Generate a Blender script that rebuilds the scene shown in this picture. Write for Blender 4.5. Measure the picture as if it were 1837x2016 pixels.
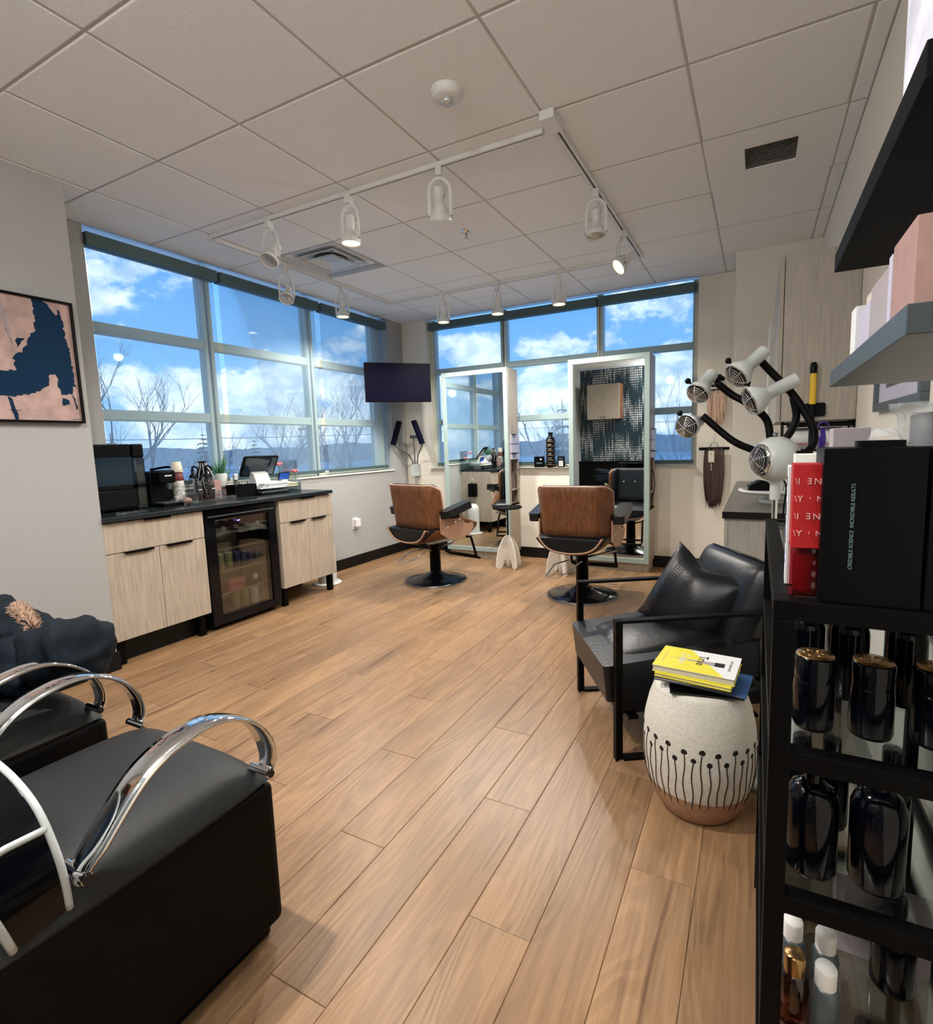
import bpy, bmesh, math, random
from math import sin, cos, pi, radians
from mathutils import Vector, Matrix
random.seed(7)
for o in list(bpy.data.objects):
    bpy.data.objects.remove(o)
SC = bpy.context.scene
C = SC.collection
# ------------------------------------------------------------------ camera
yaw, pit, rol = -0.472944, -0.115398, -0.0295606
f = Vector((sin(yaw)*cos(pit), cos(yaw)*cos(pit), sin(pit)))
r = Vector((cos(yaw), -sin(yaw), 0)); u = r.cross(f)
r2 = r*cos(rol)+u*sin(rol); u2 = -r*sin(rol)+u*cos(rol)
cd = bpy.data.cameras.new('camera'); cam = bpy.data.objects.new('camera', cd); C.objects.link(cam)
mw = Matrix((( r2.x, u2.x, -f.x, 3.33388), (r2.y, u2.y, -f.y, -1.14847), (r2.z, u2.z, -f.z, 1.26433), (0, 0, 0, 1)))
cam.matrix_world = mw
cd.sensor_fit = 'HORIZONTAL'; cd.sensor_width = 36.0; cd.lens = 1025.985/1837*36
cd.shift_x = (918.5-967.28)/1837; cd.shift_y = (993.488-1008)/1837
cd.clip_start = 0.02; cd.clip_end = 2000
SC.camera = cam
# ------------------------------------------------------------------ exposure
vs = SC.view_settings
vs.view_transform = 'Standard'; vs.look = 'None'; vs.exposure = 0.0; vs.gamma = 1.0; vs.use_curve_mapping = False
SC.render.film_transparent = False
# ------------------------------------------------------------------ sky: blue gradient with procedural clouds
W = bpy.data.worlds.new('sky'); SC.world = W; W.use_nodes = True
nt = W.node_tree; N = nt.nodes; L = nt.links
for n in list(N): N.remove(n)
def nd(t, **k):
    n = N.new(t)
    for a, b in k.items(): setattr(n, a, b)
    return n
def mth(op, a, b=None, c=None, clamp=False):
    n = N.new('ShaderNodeMath'); n.operation = op; n.use_clamp = clamp
    for i, v in enumerate((a, b, c)):
        if v is None: continue
        if isinstance(v, (int, float)): n.inputs[i].default_value = v
        else: L.new(v, n.inputs[i])
    return n.outputs[0]
out = nd('ShaderNodeOutputWorld'); bg = nd('ShaderNodeBackground'); L.new(bg.outputs[0], out.inputs[0])
tc = nd('ShaderNodeTexCoord'); sep = nd('ShaderNodeSeparateXYZ'); L.new(tc.outputs['Generated'], sep.inputs[0])
ramp = nd('ShaderNodeValToRGB'); cr = ramp.color_ramp
cr.elements[0].position = 0.0; cr.elements[0].color = (.50, .70, .92, 1)
cr.elements[1].position = 1.0; cr.elements[1].color = (.06, .24, .62, 1)
e = cr.elements.new(.10); e.color = (.28, .60, 1.0, 1)
e = cr.elements.new(.30); e.color = (.15, .45, .95, 1)
L.new(mth('MAXIMUM', sep.outputs[2], 0.0), ramp.inputs[0])
mp = nd('ShaderNodeMapping'); mp.inputs['Scale'].default_value = (1.0, 1.0, 1.7); L.new(tc.outputs['Generated'], mp.inputs[0])
nz = nd('ShaderNodeTexNoise'); nz.inputs['Scale'].default_value = 7.5; nz.inputs['Detail'].default_value = 9; nz.inputs['Roughness'].default_value = .6
L.new(mp.outputs[0], nz.inputs['Vector'])
nz2 = nd('ShaderNodeTexNoise'); nz2.inputs['Scale'].default_value = 20; nz2.inputs['Detail'].default_value = 6; L.new(mp.outputs[0], nz2.inputs['Vector'])
# a bank of cumulus low above the horizon, thin high cloud above, and a few single clouds
lo = nd('ShaderNodeMapRange'); lo.interpolation_type = 'SMOOTHSTEP'
for i, v in enumerate((.085, .16, 1.0, 0.0)): lo.inputs[i+1].default_value = v
L.new(sep.outputs[2], lo.inputs[0])
dens = mth('ADD', mth('MULTIPLY', nz.outputs[0], 1.0), mth('MULTIPLY', lo.outputs[0], .13))
def blob(az, el, rad, amt):
    global dens
    a, e2 = radians(az), radians(el)
    d = (sin(a)*cos(e2), cos(a)*cos(e2), sin(e2))
    vm = nd('ShaderNodeVectorMath', operation='DISTANCE'); L.new(tc.outputs['Generated'], vm.inputs[0]); vm.inputs[1].default_value = d
    m = nd('ShaderNodeMapRange'); m.interpolation_type = 'SMOOTHSTEP'
    for i, v in enumerate((0.0, rad, amt, 0.0)): m.inputs[i+1].default_value = v
    L.new(vm.outputs['Value'], m.inputs[0]); dens = mth('ADD', dens, m.outputs[0])
for b in ((-64, 17, .20, .24), (-56, 23, .18, .16), (-47, 19, .09, .12), (-54, 11, .16, -.10), (-44, 11, .12, -.05), (-47, 5, .20, .13), (-41.5, 13, .10, .16), (-54, 4, .2, .08),
          (-30, 9, .10, .22), (-21, 6, .16, .16), (-8, 6, .14, .14), (-8, 12, .1, .07)): blob(*b)
mr = nd('ShaderNodeMapRange'); mr.interpolation_type = 'SMOOTHSTEP'
for i, v in enumerate((.555, .665, 0.0, 1.0)): mr.inputs[i+1].default_value = v
L.new(dens, mr.inputs[0])
cc = nd('ShaderNodeValToRGB'); cc.color_ramp.elements[0].position = .35; cc.color_ramp.elements[0].color = (.55, .72, .95, 1)
cc.color_ramp.elements[1].position = .62; cc.color_ramp.elements[1].color = (1.25, 1.3, 1.35, 1); L.new(nz2.outputs[0], cc.inputs[0])
mx = nd('ShaderNodeMix', data_type='RGBA'); L.new(mr.outputs[0], mx.inputs[0]); L.new(ramp.outputs[0], mx.inputs[6]); L.new(cc.outputs[0], mx.inputs[7])
L.new(mx.outputs[2], bg.inputs[0]); bg.inputs[1].default_value = 1.55
# ------------------------------------------------------------------ shared light numbers
SPOT_W = 86.0      # track spotlights that are on
DOWN_W = 60.0      # recessed downlight over the shampoo chairs
FILL_W = 52.0     # added fill lamps, modelled as opal ceiling globes behind the photographer
# ================================================================== materials
def mat(name, col, rough=.5, metal=0.0, spec=.5, noise=None, bump=None, emit=None, coat=0, grain=None, alpha=None, sheen=0, trans=0, ior=None):
    m = bpy.data.materials.new(name); m.use_nodes = True
    t = m.node_tree; n = t.nodes; l = t.links; b = n['Principled BSDF']
    b.inputs['Base Color'].default_value = (*col, 1); b.inputs['Roughness'].default_value = rough
    b.inputs['Metallic'].default_value = metal; b.inputs['Specular IOR Level'].default_value = spec
    if coat: b.inputs['Coat Weight'].default_value = coat; b.inputs['Coat Roughness'].default_value = .15
    if sheen: b.inputs['Sheen Weight'].default_value = sheen
    if trans: b.inputs['Transmission Weight'].default_value = trans
    if ior: b.inputs['IOR'].default_value = ior
    tcn = n.new('ShaderNodeTexCoord')
    if noise or grain:
        sc, amt = noise or grain[:2]
        nz = n.new('ShaderNodeTexNoise'); nz.inputs['Scale'].default_value = sc; nz.inputs['Detail'].default_value = 5
        if grain:
            mp = n.new('ShaderNodeMapping'); mp.inputs['Scale'].default_value = grain[2]; l.new(tcn.outputs['Object'], mp.inputs[0]); l.new(mp.outputs[0], nz.inputs['Vector'])
        else: l.new(tcn.outputs['Object'], nz.inputs['Vector'])
        r_ = n.new('ShaderNodeValToRGB'); r_.color_ramp.elements[0].position = .3; r_.color_ramp.elements[1].position = .7
        r_.color_ramp.elements[0].color = (*[c*(1-amt) for c in col], 1); r_.color_ramp.elements[1].color = (*[c*(1+amt) for c in col], 1)
        l.new(nz.outputs[0], r_.inputs[0]); l.new(r_.outputs[0], b.inputs['Base Color'])
    if bump:
        nb = n.new('ShaderNodeTexNoise'); nb.inputs['Scale'].default_value = bump[0]; nb.inputs['Detail'].default_value = 4; l.new(tcn.outputs['Object'], nb.inputs['Vector'])
        bn = n.new('ShaderNodeBump'); bn.inputs['Strength'].default_value = bump[1]; bn.inputs['Distance'].default_value = .01
        l.new(nb.outputs[0], bn.inputs['Height']); l.new(bn.outputs[0], b.inputs['Normal'])
    if emit: b.inputs['Emission Color'].default_value = (*emit[0], 1); b.inputs['Emission Strength'].default_value = emit[1]
    if alpha is not None: b.inputs['Alpha'].default_value = alpha
    return m
def glassy(name, tint=(1, 1, 1), refl=.08, rough=0.02):
    m = bpy.data.materials.new(name); m.use_nodes = True; t = m.node_tree; n = t.nodes; l = t.links
    n.remove(n['Principled BSDF']); o = n['Material Output']
    tr = n.new('ShaderNodeBsdfTransparent'); tr.inputs[0].default_value = (*tint, 1)
    gl = n.new('ShaderNodeBsdfGlossy'); gl.inputs['Roughness'].default_value = rough
    lw = n.new('ShaderNodeLayerWeight'); lw.inputs[0].default_value = .35
    ma = n.new('ShaderNodeMath'); ma.operation = 'MULTIPLY_ADD'; ma.inputs[1].default_value = .5; ma.inputs[2].default_value = refl; l.new(lw.outputs['Fresnel'], ma.inputs[0])
    mi = n.new('ShaderNodeMixShader'); l.new(ma.outputs[0], mi.inputs[0]); l.new(tr.outputs[0], mi.inputs[1]); l.new(gl.outputs[0], mi.inputs[2]); l.new(mi.outputs[0], o.inputs[0])
    return m
M = {}
M['wall'] = mat('wall_paint', (.80, .765, .68), .7, spec=.25, bump=(260, .12))
M['wallL'] = mat('wall_paint_shaded', (.38, .385, .385), .7, spec=.25, bump=(260, .12))  # same wall paint, with the left walls' weaker light put into the colour
M['tile'] = mat('acoustic_tile', (.86, .885, .90), .9, spec=.1, noise=(220, .07), bump=(170, .35))
M['grid'] = mat('ceiling_grid_metal', (.50, .48, .46), .5)
M['base'] = mat('black_rubber', (.003, .003, .0035), .45, spec=.3)
M['white'] = mat('white_enamel', (.74, .75, .74), .35)
M['whitem'] = mat('white_matte', (.8, .79, .76), .6)
M['alu'] = mat('window_aluminium', (.56, .56, .46), .45)
M['alud'] = mat('dark_window_gasket', (.05, .08, .12), .5)
M['valance'] = mat('grey_green_cassette', (.055, .10, .105), .45)
M['rubberb'] = mat('black_rubber_cap', (.002, .002, .002), .5, spec=.1)
M['black'] = mat('black_plastic', (.0015, .0018, .0025), .4, spec=.12)
M['blackm'] = mat('black_matte_metal', (.0018, .0018, .002), .5, .0, spec=.10)
M['bgloss'] = mat('black_gloss', (.0015, .002, .004), .12, spec=.30)
M['leather'] = mat('black_leather', (.0035, .005, .0075), .36, spec=.38, noise=(30, .3), bump=(45, .10))
M['vinyl'] = mat('black_vinyl', (.010, .0115, .0125), .55, spec=.42, bump=(300, .12))
M['blackv'] = mat('black_vinyl_shaded', (.0015, .0015, .0018), .6, spec=.15)  # darker copy of the vinyl, shade on the chair sides in its colour
M['chrome'] = mat('chrome', (.82, .83, .84), .07, 1.0)
M['steel'] = mat('brushed_steel', (.45, .45, .46), .3, 1.0)
M['oak'] = mat('pale_oak_laminate', (.43, .365, .295), .5, spec=.3, grain=(9, .16, (9, 9, .7)))
M['oakd'] = mat('grey_oak_laminate', (.40, .37, .32), .5, spec=.3, grain=(9, .14, (9, 9, .6)))
M['walnut'] = mat('walnut_veneer', (.16, .066, .028), .42, spec=.3, grain=(11, .42, (8, 8, .35)))
M['ply'] = mat('plywood_edge', (.46, .27, .18), .5, grain=(30, .15, (1, 1, 9)))
M['worktop'] = mat('slate_worktop', (.010, .016, .020), .26, spec=.5, noise=(40, .1))
M['greyedge'] = mat('grey_counter_top', (.12, .115, .105), .35, noise=(60, .15))
M['frost'] = mat('pale_green_light_frame', (.36, .46, .44), .4)
M['mirror'] = mat('mirror_glass', (.80, .86, .86), .01, 1.0)
M['clear'] = glassy('clear_glass', (.95, .98, .98), .04)
M['acry'] = glassy('clear_acrylic', (.85, .92, .94), .10, .08)
M['pane'] = glassy('window_glass', (.97, .99, 1.0), .02)
M['smoke'] = glassy('smoked_glass', (.30, .33, .33), .08)
M['fridgeglass'] = glassy('fridge_glass', (.80, .82, .80), .07)
M['terrac'] = mat('speckled_cream_ceramic', (.70, .68, .61), .6, noise=(150, .12), bump=(90, .2))
M['tan'] = mat('tan_unglazed_ceramic', (.42, .25, .155), .65, noise=(60, .12))
M['ink'] = mat('black_ink', (.006, .006, .007), .5)
M['yellow'] = mat('yellow_plastic', (.72, .47, .02), .4)
M['yellowp'] = mat('yellow_print', (.80, .72, .06), .45)
M['paper'] = mat('white_paper', (.78, .80, .82), .6)
M['page'] = mat('page_edges', (.62, .58, .50), .8, grain=(60, .12, (1, 1, 12)))
M['purple'] = mat('purple_plastic', (.05, .015, .30), .25)
M['red'] = mat('red_carton', (.42, .008, .012), .4)
M['pinkbox'] = mat('dusty_pink_carton', (.36, .22, .20), .65, noise=(50, .08))
M['lilac'] = mat('pale_lilac_carton', (.52, .50, .62), .5)
M['greybox'] = mat('grey_carton', (.36, .32, .34), .6)
M['shelf'] = mat('grey_blue_shelf', (.045, .06, .07), .4, noise=(15, .25))
M['teal'] = mat('navy_paint_stroke', (.002, .022, .060), .7, spec=.15)
M['canvas'] = mat('dusty_pink_canvas', (.42, .29, .265), .8, noise=(14, .22), bump=(60, .3))
M['green'] = mat('succulent_green', (.04, .16, .075), .5, noise=(30, .3))
M['pot'] = mat('grey_pot_glaze', (.42, .45, .44), .5)
M['potb'] = mat('brown_pot_glaze', (.14, .085, .07), .5)
M['pink'] = mat('pink_petal', (.85, .18, .22), .5)
M['maroon'] = mat('maroon_cardboard', (.14, .012, .02), .5)
M['cream'] = mat('cream_cardboard', (.62, .58, .48), .6)
M['amber'] = glassy('amber_glass', (.6, .32, .22), .06)
M['gold'] = mat('bronze_cap', (.42, .25, .10), .25, .9)
M['blonde'] = mat('blonde_hair', (.52, .36, .26), .45, grain=(40, .35, (6, 6, .5)))
M['brown'] = mat('brown_hair', (.055, .030, .027), .4, grain=(40, .5, (6, 6, .5)))
M['fur'] = mat('tan_fur', (.34, .22, .155), .8, noise=(70, .6))
M['coat'] = mat('navy_puffer_fabric', (.004, .009, .015), .8, spec=.2, noise=(5, .3), bump=(9, .3))
M['lens'] = mat('lit_lamp_lens', (1, .9, .75), .4, emit=((1.0, .80, .50), 14))
M['lensoff'] = mat('unlit_lamp_lens', (.55, .55, .56), .15, .4)
M['screen'] = mat('dark_screen', (.0012, .0008, .010), .5, spec=.08)
M['tscreen'] = mat('tablet_screen', (.006, .02, .035), .10)
M['blue'] = mat('blue_screen', (.01, .05, .25), .15, emit=((.02, .10, .45), .5))
M['bluebook'] = mat('blue_paper', (.02, .10, .30), .5)
M['blackboard'] = mat('black_shelf', (.0025, .003, .004), .6, spec=.08)
M['led'] = mat('blue_led', (.1, .1, .8), .3, emit=((.15, .12, 1.0), 6))
M['pear'] = mat('pearl_can', (.42, .42, .22), .3, .5)
M['cang'] = mat('green_gold_can', (.22, .30, .06), .3, .6)
M['canp'] = mat('violet_can', (.10, .09, .20), .3, .6)
M['pinkc'] = mat('pink_carton', (.45, .13, .13), .5)
M['snow'] = mat('snow', (.75, .80, .88), .8)
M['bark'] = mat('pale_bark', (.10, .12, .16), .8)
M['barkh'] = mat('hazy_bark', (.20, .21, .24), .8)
M['louvre'] = mat('grille_louvre', (.40, .40, .39), .5)
M['conifer'] = mat('conifer_green', (.035, .085, .10), .8, noise=(4, .4))
M['hill'] = mat('hazy_woodland', (.50, .46, .44), .9, noise=(.05, .2))  # pale from distance haze mixed into the woodland colour
M['lightgrey'] = mat('light_grey_plastic', (.50, .54, .55), .3)
M['heater'] = mat('pale_grey_enamel', (.50, .54, .53), .28)
M['dgrey'] = mat('dark_grey_metal', (.10, .13, .14), .35, .4)
M['txtw'] = mat('white_print', (.7, .72, .74), .5)
M['txtg'] = mat('grey_green_print', (.16, .26, .27), .5)
M['txtp'] = mat('pink_print', (.75, .42, .42), .5)
M['duct'] = mat('dark_duct', (.004, .006, .008), .6)
M['plug'] = mat('plug_white', (.78, .76, .78), .3)
M['bag'] = mat('clear_polythene', (.55, .6, .62), .25, trans=.0, alpha=.35)
M['mesh'] = mat('black_bristle', (.02, .02, .022), .6)
M['marble'] = mat('white_marbled_wrap', (.72, .74, .88), .5, noise=(14, .25))
M['white2'] = mat('white_birch', (.80, .76, .68), .55, noise=(12, .05))
M['diff'] = mat('white_diffuser_metal', (.55, .58, .60), .25, .2)
M['slot'] = mat('track_slot', (.02, .02, .022), .5)
def floor_wood():
    m = bpy.data.materials.new('oak_plank'); m.use_nodes = True; t = m.node_tree; n = t.nodes; l = t.links; b = n['Principled BSDF']
    tcn = n.new('ShaderNodeTexCoord'); oi = n.new('ShaderNodeObjectInfo')
    cm = n.new('ShaderNodeCombineXYZ'); ml = n.new('ShaderNodeMath'); ml.operation = 'MULTIPLY'; ml.inputs[1].default_value = 91.7; l.new(oi.outputs['Random'], ml.inputs[0])
    for i in range(3): l.new(ml.outputs[0], cm.inputs[i])
    ad = n.new('ShaderNodeVectorMath'); ad.operation = 'ADD'; l.new(tcn.outputs['Object'], ad.inputs[0]); l.new(cm.outputs[0], ad.inputs[1])
    def noise(scale, mapping, detail=4, dist=0.0):
        mp = n.new('ShaderNodeMapping'); mp.inputs['Scale'].default_value = mapping; l.new(ad.outputs[0], mp.inputs[0])
        z = n.new('ShaderNodeTexNoise'); z.inputs['Scale'].default_value = scale; z.inputs['Detail'].default_value = detail; z.inputs['Distortion'].default_value = dist; l.new(mp.outputs[0], z.inputs['Vector']); return z.outputs[0]
    fine = noise(30, (3.2, .12, 1), 6, .3); broad = noise(2.2, (3.0, .5, 1), 3)
    # cathedral figure: rings of a stretched, warped field
    warp = noise(1.5, (3.4, .55, 1), 2, .6)
    rg = n.new('ShaderNodeMath'); rg.operation = 'MULTIPLY'; rg.inputs[1].default_value = 85; l.new(warp, rg.inputs[0])
    sn = n.new('ShaderNodeMath'); sn.operation = 'SINE'; l.new(rg.outputs[0], sn.inputs[0])
    streak = noise(7, (2.6, .16, 1), 5, 1.2)
    def rampn(src, stops):
        r_ = n.new('ShaderNodeValToRGB'); e = r_.color_ramp.elements
        e[0].position, e[0].color = stops[0][0], (*stops[0][1], 1); e[1].position, e[1].color = stops[-1][0], (*stops[-1][1], 1)
        for p_, c_ in stops[1:-1]:
            k = e.new(p_); k.color = (*c_, 1)
        l.new(src, r_.inputs[0]); return r_.outputs[0]
    def mixc(fac, a, bb, mode='MIX'):
        x = n.new('ShaderNodeMix'); x.data_type = 'RGBA'; x.blend_type = mode
        if isinstance(fac, float): x.inputs[0].default_value = fac
        else: l.new(fac, x.inputs[0])
        l.new(a, x.inputs[6]); l.new(bb, x.inputs[7]); return x.outputs[2]
    basec = rampn(oi.outputs['Random'], [(0, (.272, .162, .083)), (.5, (.350, .212, .110)), (1, (.295, .182, .100))])
    c1 = mixc(.85, basec, rampn(broad, [(.25, (.72, .72, .74)), (.75, (1.18, 1.16, 1.12))]), 'MULTIPLY')
    c2 = mixc(.8, c1, rampn(fine, [(.3, (.80, .78, .76)), (.65, (1.12, 1.12, 1.12))]), 'MULTIPLY')
    c3 = mixc(.33, c2, rampn(sn.outputs[0], [(0, (.72, .70, .68)), (.55, (1.1, 1.1, 1.1))]), 'MULTIPLY')
    c4 = mixc(.9, c3, rampn(streak, [(.27, (.36, .29, .25)), (.41, (1, 1, 1))]), 'MULTIPLY')
    vo = n.new('ShaderNodeTexVoronoi'); vo.inputs['Scale'].default_value = 1.5; mpv = n.new('ShaderNodeMapping'); mpv.inputs['Scale'].default_value = (1.6, 1.0, 1); l.new(ad.outputs[0], mpv.inputs[0]); l.new(mpv.outputs[0], vo.inputs['Vector'])
    c5 = mixc(1.0, c4, rampn(vo.outputs['Distance'], [(.012, (.22, .16, .13)), (.035, (1, 1, 1))]), 'MULTIPLY')
    l.new(c5, b.inputs['Base Color']); b.inputs['Roughness'].default_value = .36; b.inputs['Specular IOR Level'].default_value = .42
    bn = n.new('ShaderNodeBump'); bn.inputs['Strength'].default_value = .12; bn.inputs['Distance'].default_value = .004
    a2 = n.new('ShaderNodeMath'); a2.operation = 'MULTIPLY_ADD'; a2.inputs[1].default_value = .25; l.new(sn.outputs[0], a2.inputs[0]); l.new(fine, a2.inputs[2])
    l.new(a2.outputs[0], bn.inputs['Height']); l.new(bn.outputs[0], b.inputs['Normal'])
    return m
M['plank'] = floor_wood()
def shade_fabric():
    m = bpy.data.materials.new('solar_shade_fabric'); m.use_nodes = True; t = m.node_tree; n = t.nodes; l = t.links
    n.remove(n['Principled BSDF']); o = n['Material Output']
    tr = n.new('ShaderNodeBsdfTransparent'); tr.inputs[0].default_value = (.90, .96, 1, 1)
    tl = n.new('ShaderNodeBsdfTranslucent'); tl.inputs[0].default_value = (.72, .82, .90, 1)
    df = n.new('ShaderNodeBsdfDiffuse'); df.inputs[0].default_value = (.42, .52, .56, 1)
    a = n.new('ShaderNodeMixShader'); a.inputs[0].default_value = .45; l.new(tl.outputs[0], a.inputs[1]); l.new(df.outputs[0], a.inputs[2])
    tcn = n.new('ShaderNodeTexCoord'); mp = n.new('ShaderNodeMapping'); mp.inputs['Scale'].default_value = (1, 1, 3.5); l.new(tcn.outputs['Object'], mp.inputs[0])
    z = n.new('ShaderNodeTexNoise'); z.inputs['Scale'].default_value = 110; z.inputs['Detail'].default_value = 2; l.new(mp.outputs[0], z.inputs['Vector'])
    mr_ = n.new('ShaderNodeMapRange')
    for i, v in enumerate((.3, .7, .15, .27)): mr_.inputs[i+1].default_value = v
    l.new(z.outputs[0], mr_.inputs[0])
    mi = n.new('ShaderNodeMixShader'); l.new(mr_.outputs[0], mi.inputs[0]); l.new(tr.outputs[0], mi.inputs[1]); l.new(a.outputs[0], mi.inputs[2]); l.new(mi.outputs[0], o.inputs[0])
    return m
M['shade'] = shade_fabric()
def ground_mat():
    m = bpy.data.materials.new('snow_patched_field'); m.use_nodes = True; t = m.node_tree; n = t.nodes; l = t.links; b = n['Principled BSDF']
    tcn = n.new('ShaderNodeTexCoord'); z = n.new('ShaderNodeTexNoise'); z.inputs['Scale'].default_value = .09; z.inputs['Detail'].default_value = 7; l.new(tcn.outputs['Object'], z.inputs['Vector'])
    r_ = n.new('ShaderNodeValToRGB'); e = r_.color_ramp.elements; e[0].position = .42; e[0].color = (.55, .50, .48, 1); e[1].position = .60; e[1].color = (.80, .80, .82, 1)
    l.new(z.outputs[0], r_.inputs[0]); l.new(r_.outputs[0], b.inputs['Base Color']); b.inputs['Roughness'].default_value = .9
    return m
M['ground'] = ground_mat()
def wallpaper():
    # black paper printed with columns of small pale dashes that come and go in waves
    m = bpy.data.materials.new('dash_wallpaper'); m.use_nodes = True; t = m.node_tree; n = t.nodes; l = t.links; b = n['Principled BSDF']
    tcn = n.new('ShaderNodeTexCoord'); s = n.new('ShaderNodeSeparateXYZ'); l.new(tcn.outputs['Object'], s.inputs[0])
    def mm(op, a, bb=None, c=None):
        k = n.new('ShaderNodeMath'); k.operation = op
        for i, v in enumerate((a, bb, c)):
            if v is None: continue
            if isinstance(v, (int, float)): k.inputs[i].default_value = v
            else: l.new(v, k.inputs[i])
        return k.outputs[0]
    px, pz = .036, .046
    cx_ = mm('FLOOR', mm('DIVIDE', s.outputs[0], px)); fx = mm('FRACT', mm('DIVIDE', s.outputs[0], px))
    cz_ = mm('FLOOR', mm('DIVIDE', s.outputs[2], pz)); fz = mm('FRACT', mm('DIVIDE', s.outputs[2], pz))
    cv = n.new('ShaderNodeCombineXYZ'); l.new(cx_, cv.inputs[0]); l.new(cz_, cv.inputs[1])
    wn = n.new('ShaderNodeTexWhiteNoise'); wn.noise_dimensions = '2D'; l.new(cv.outputs[0], wn.inputs['Vector'])
    wc = n.new('ShaderNodeTexWhiteNoise'); wc.noise_dimensions = '1D'; l.new(cx_, wc.inputs['W'])
    col8 = mm('FLOOR', mm('DIVIDE', cx_, 7.0)); w8 = n.new('ShaderNodeTexWhiteNoise'); w8.noise_dimensions = '1D'; l.new(col8, w8.inputs['W'])
    ph = mm('ADD', mm('MULTIPLY', w8.outputs[0], 6.28), mm('MULTIPLY', wc.outputs[0], 2.0))
    wave = mm('SINE', mm('ADD', mm('MULTIPLY', s.outputs[2], 7.5), ph))
    size = mm('ADD', mm('MULTIPLY', wave, .30), mm('MULTIPLY', wn.outputs[0], .22))     # >0 prints
    qx = mm('DIVIDE', mm('ADD', mm('SUBTRACT', fx, .5), mm('MULTIPLY', mm('SUBTRACT', wn.outputs[0], .5), .16)), mm('ADD', mm('MULTIPLY', size, .45), .12))
    qz = mm('DIVIDE', mm('SUBTRACT', fz, .5), mm('ADD', mm('MULTIPLY', size, .60), .14))
    on = mm('MULTIPLY', mm('LESS_THAN', mm('ADD', mm('MULTIPLY', qx, qx), mm('MULTIPLY', qz, qz)), 1.0), mm('GREATER_THAN', size, -.04))
    x = n.new('ShaderNodeMix'); x.data_type = 'RGBA'; l.new(on, x.inputs[0]); x.inputs[6].default_value = (.012, .03, .04, 1); x.inputs[7].default_value = (.75, .74, .70, 1)
    l.new(x.outputs[2], b.inputs['Base Color']); b.inputs['Roughness'].default_value = .35
    return m
M['wallpaper'] = wallpaper()
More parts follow.
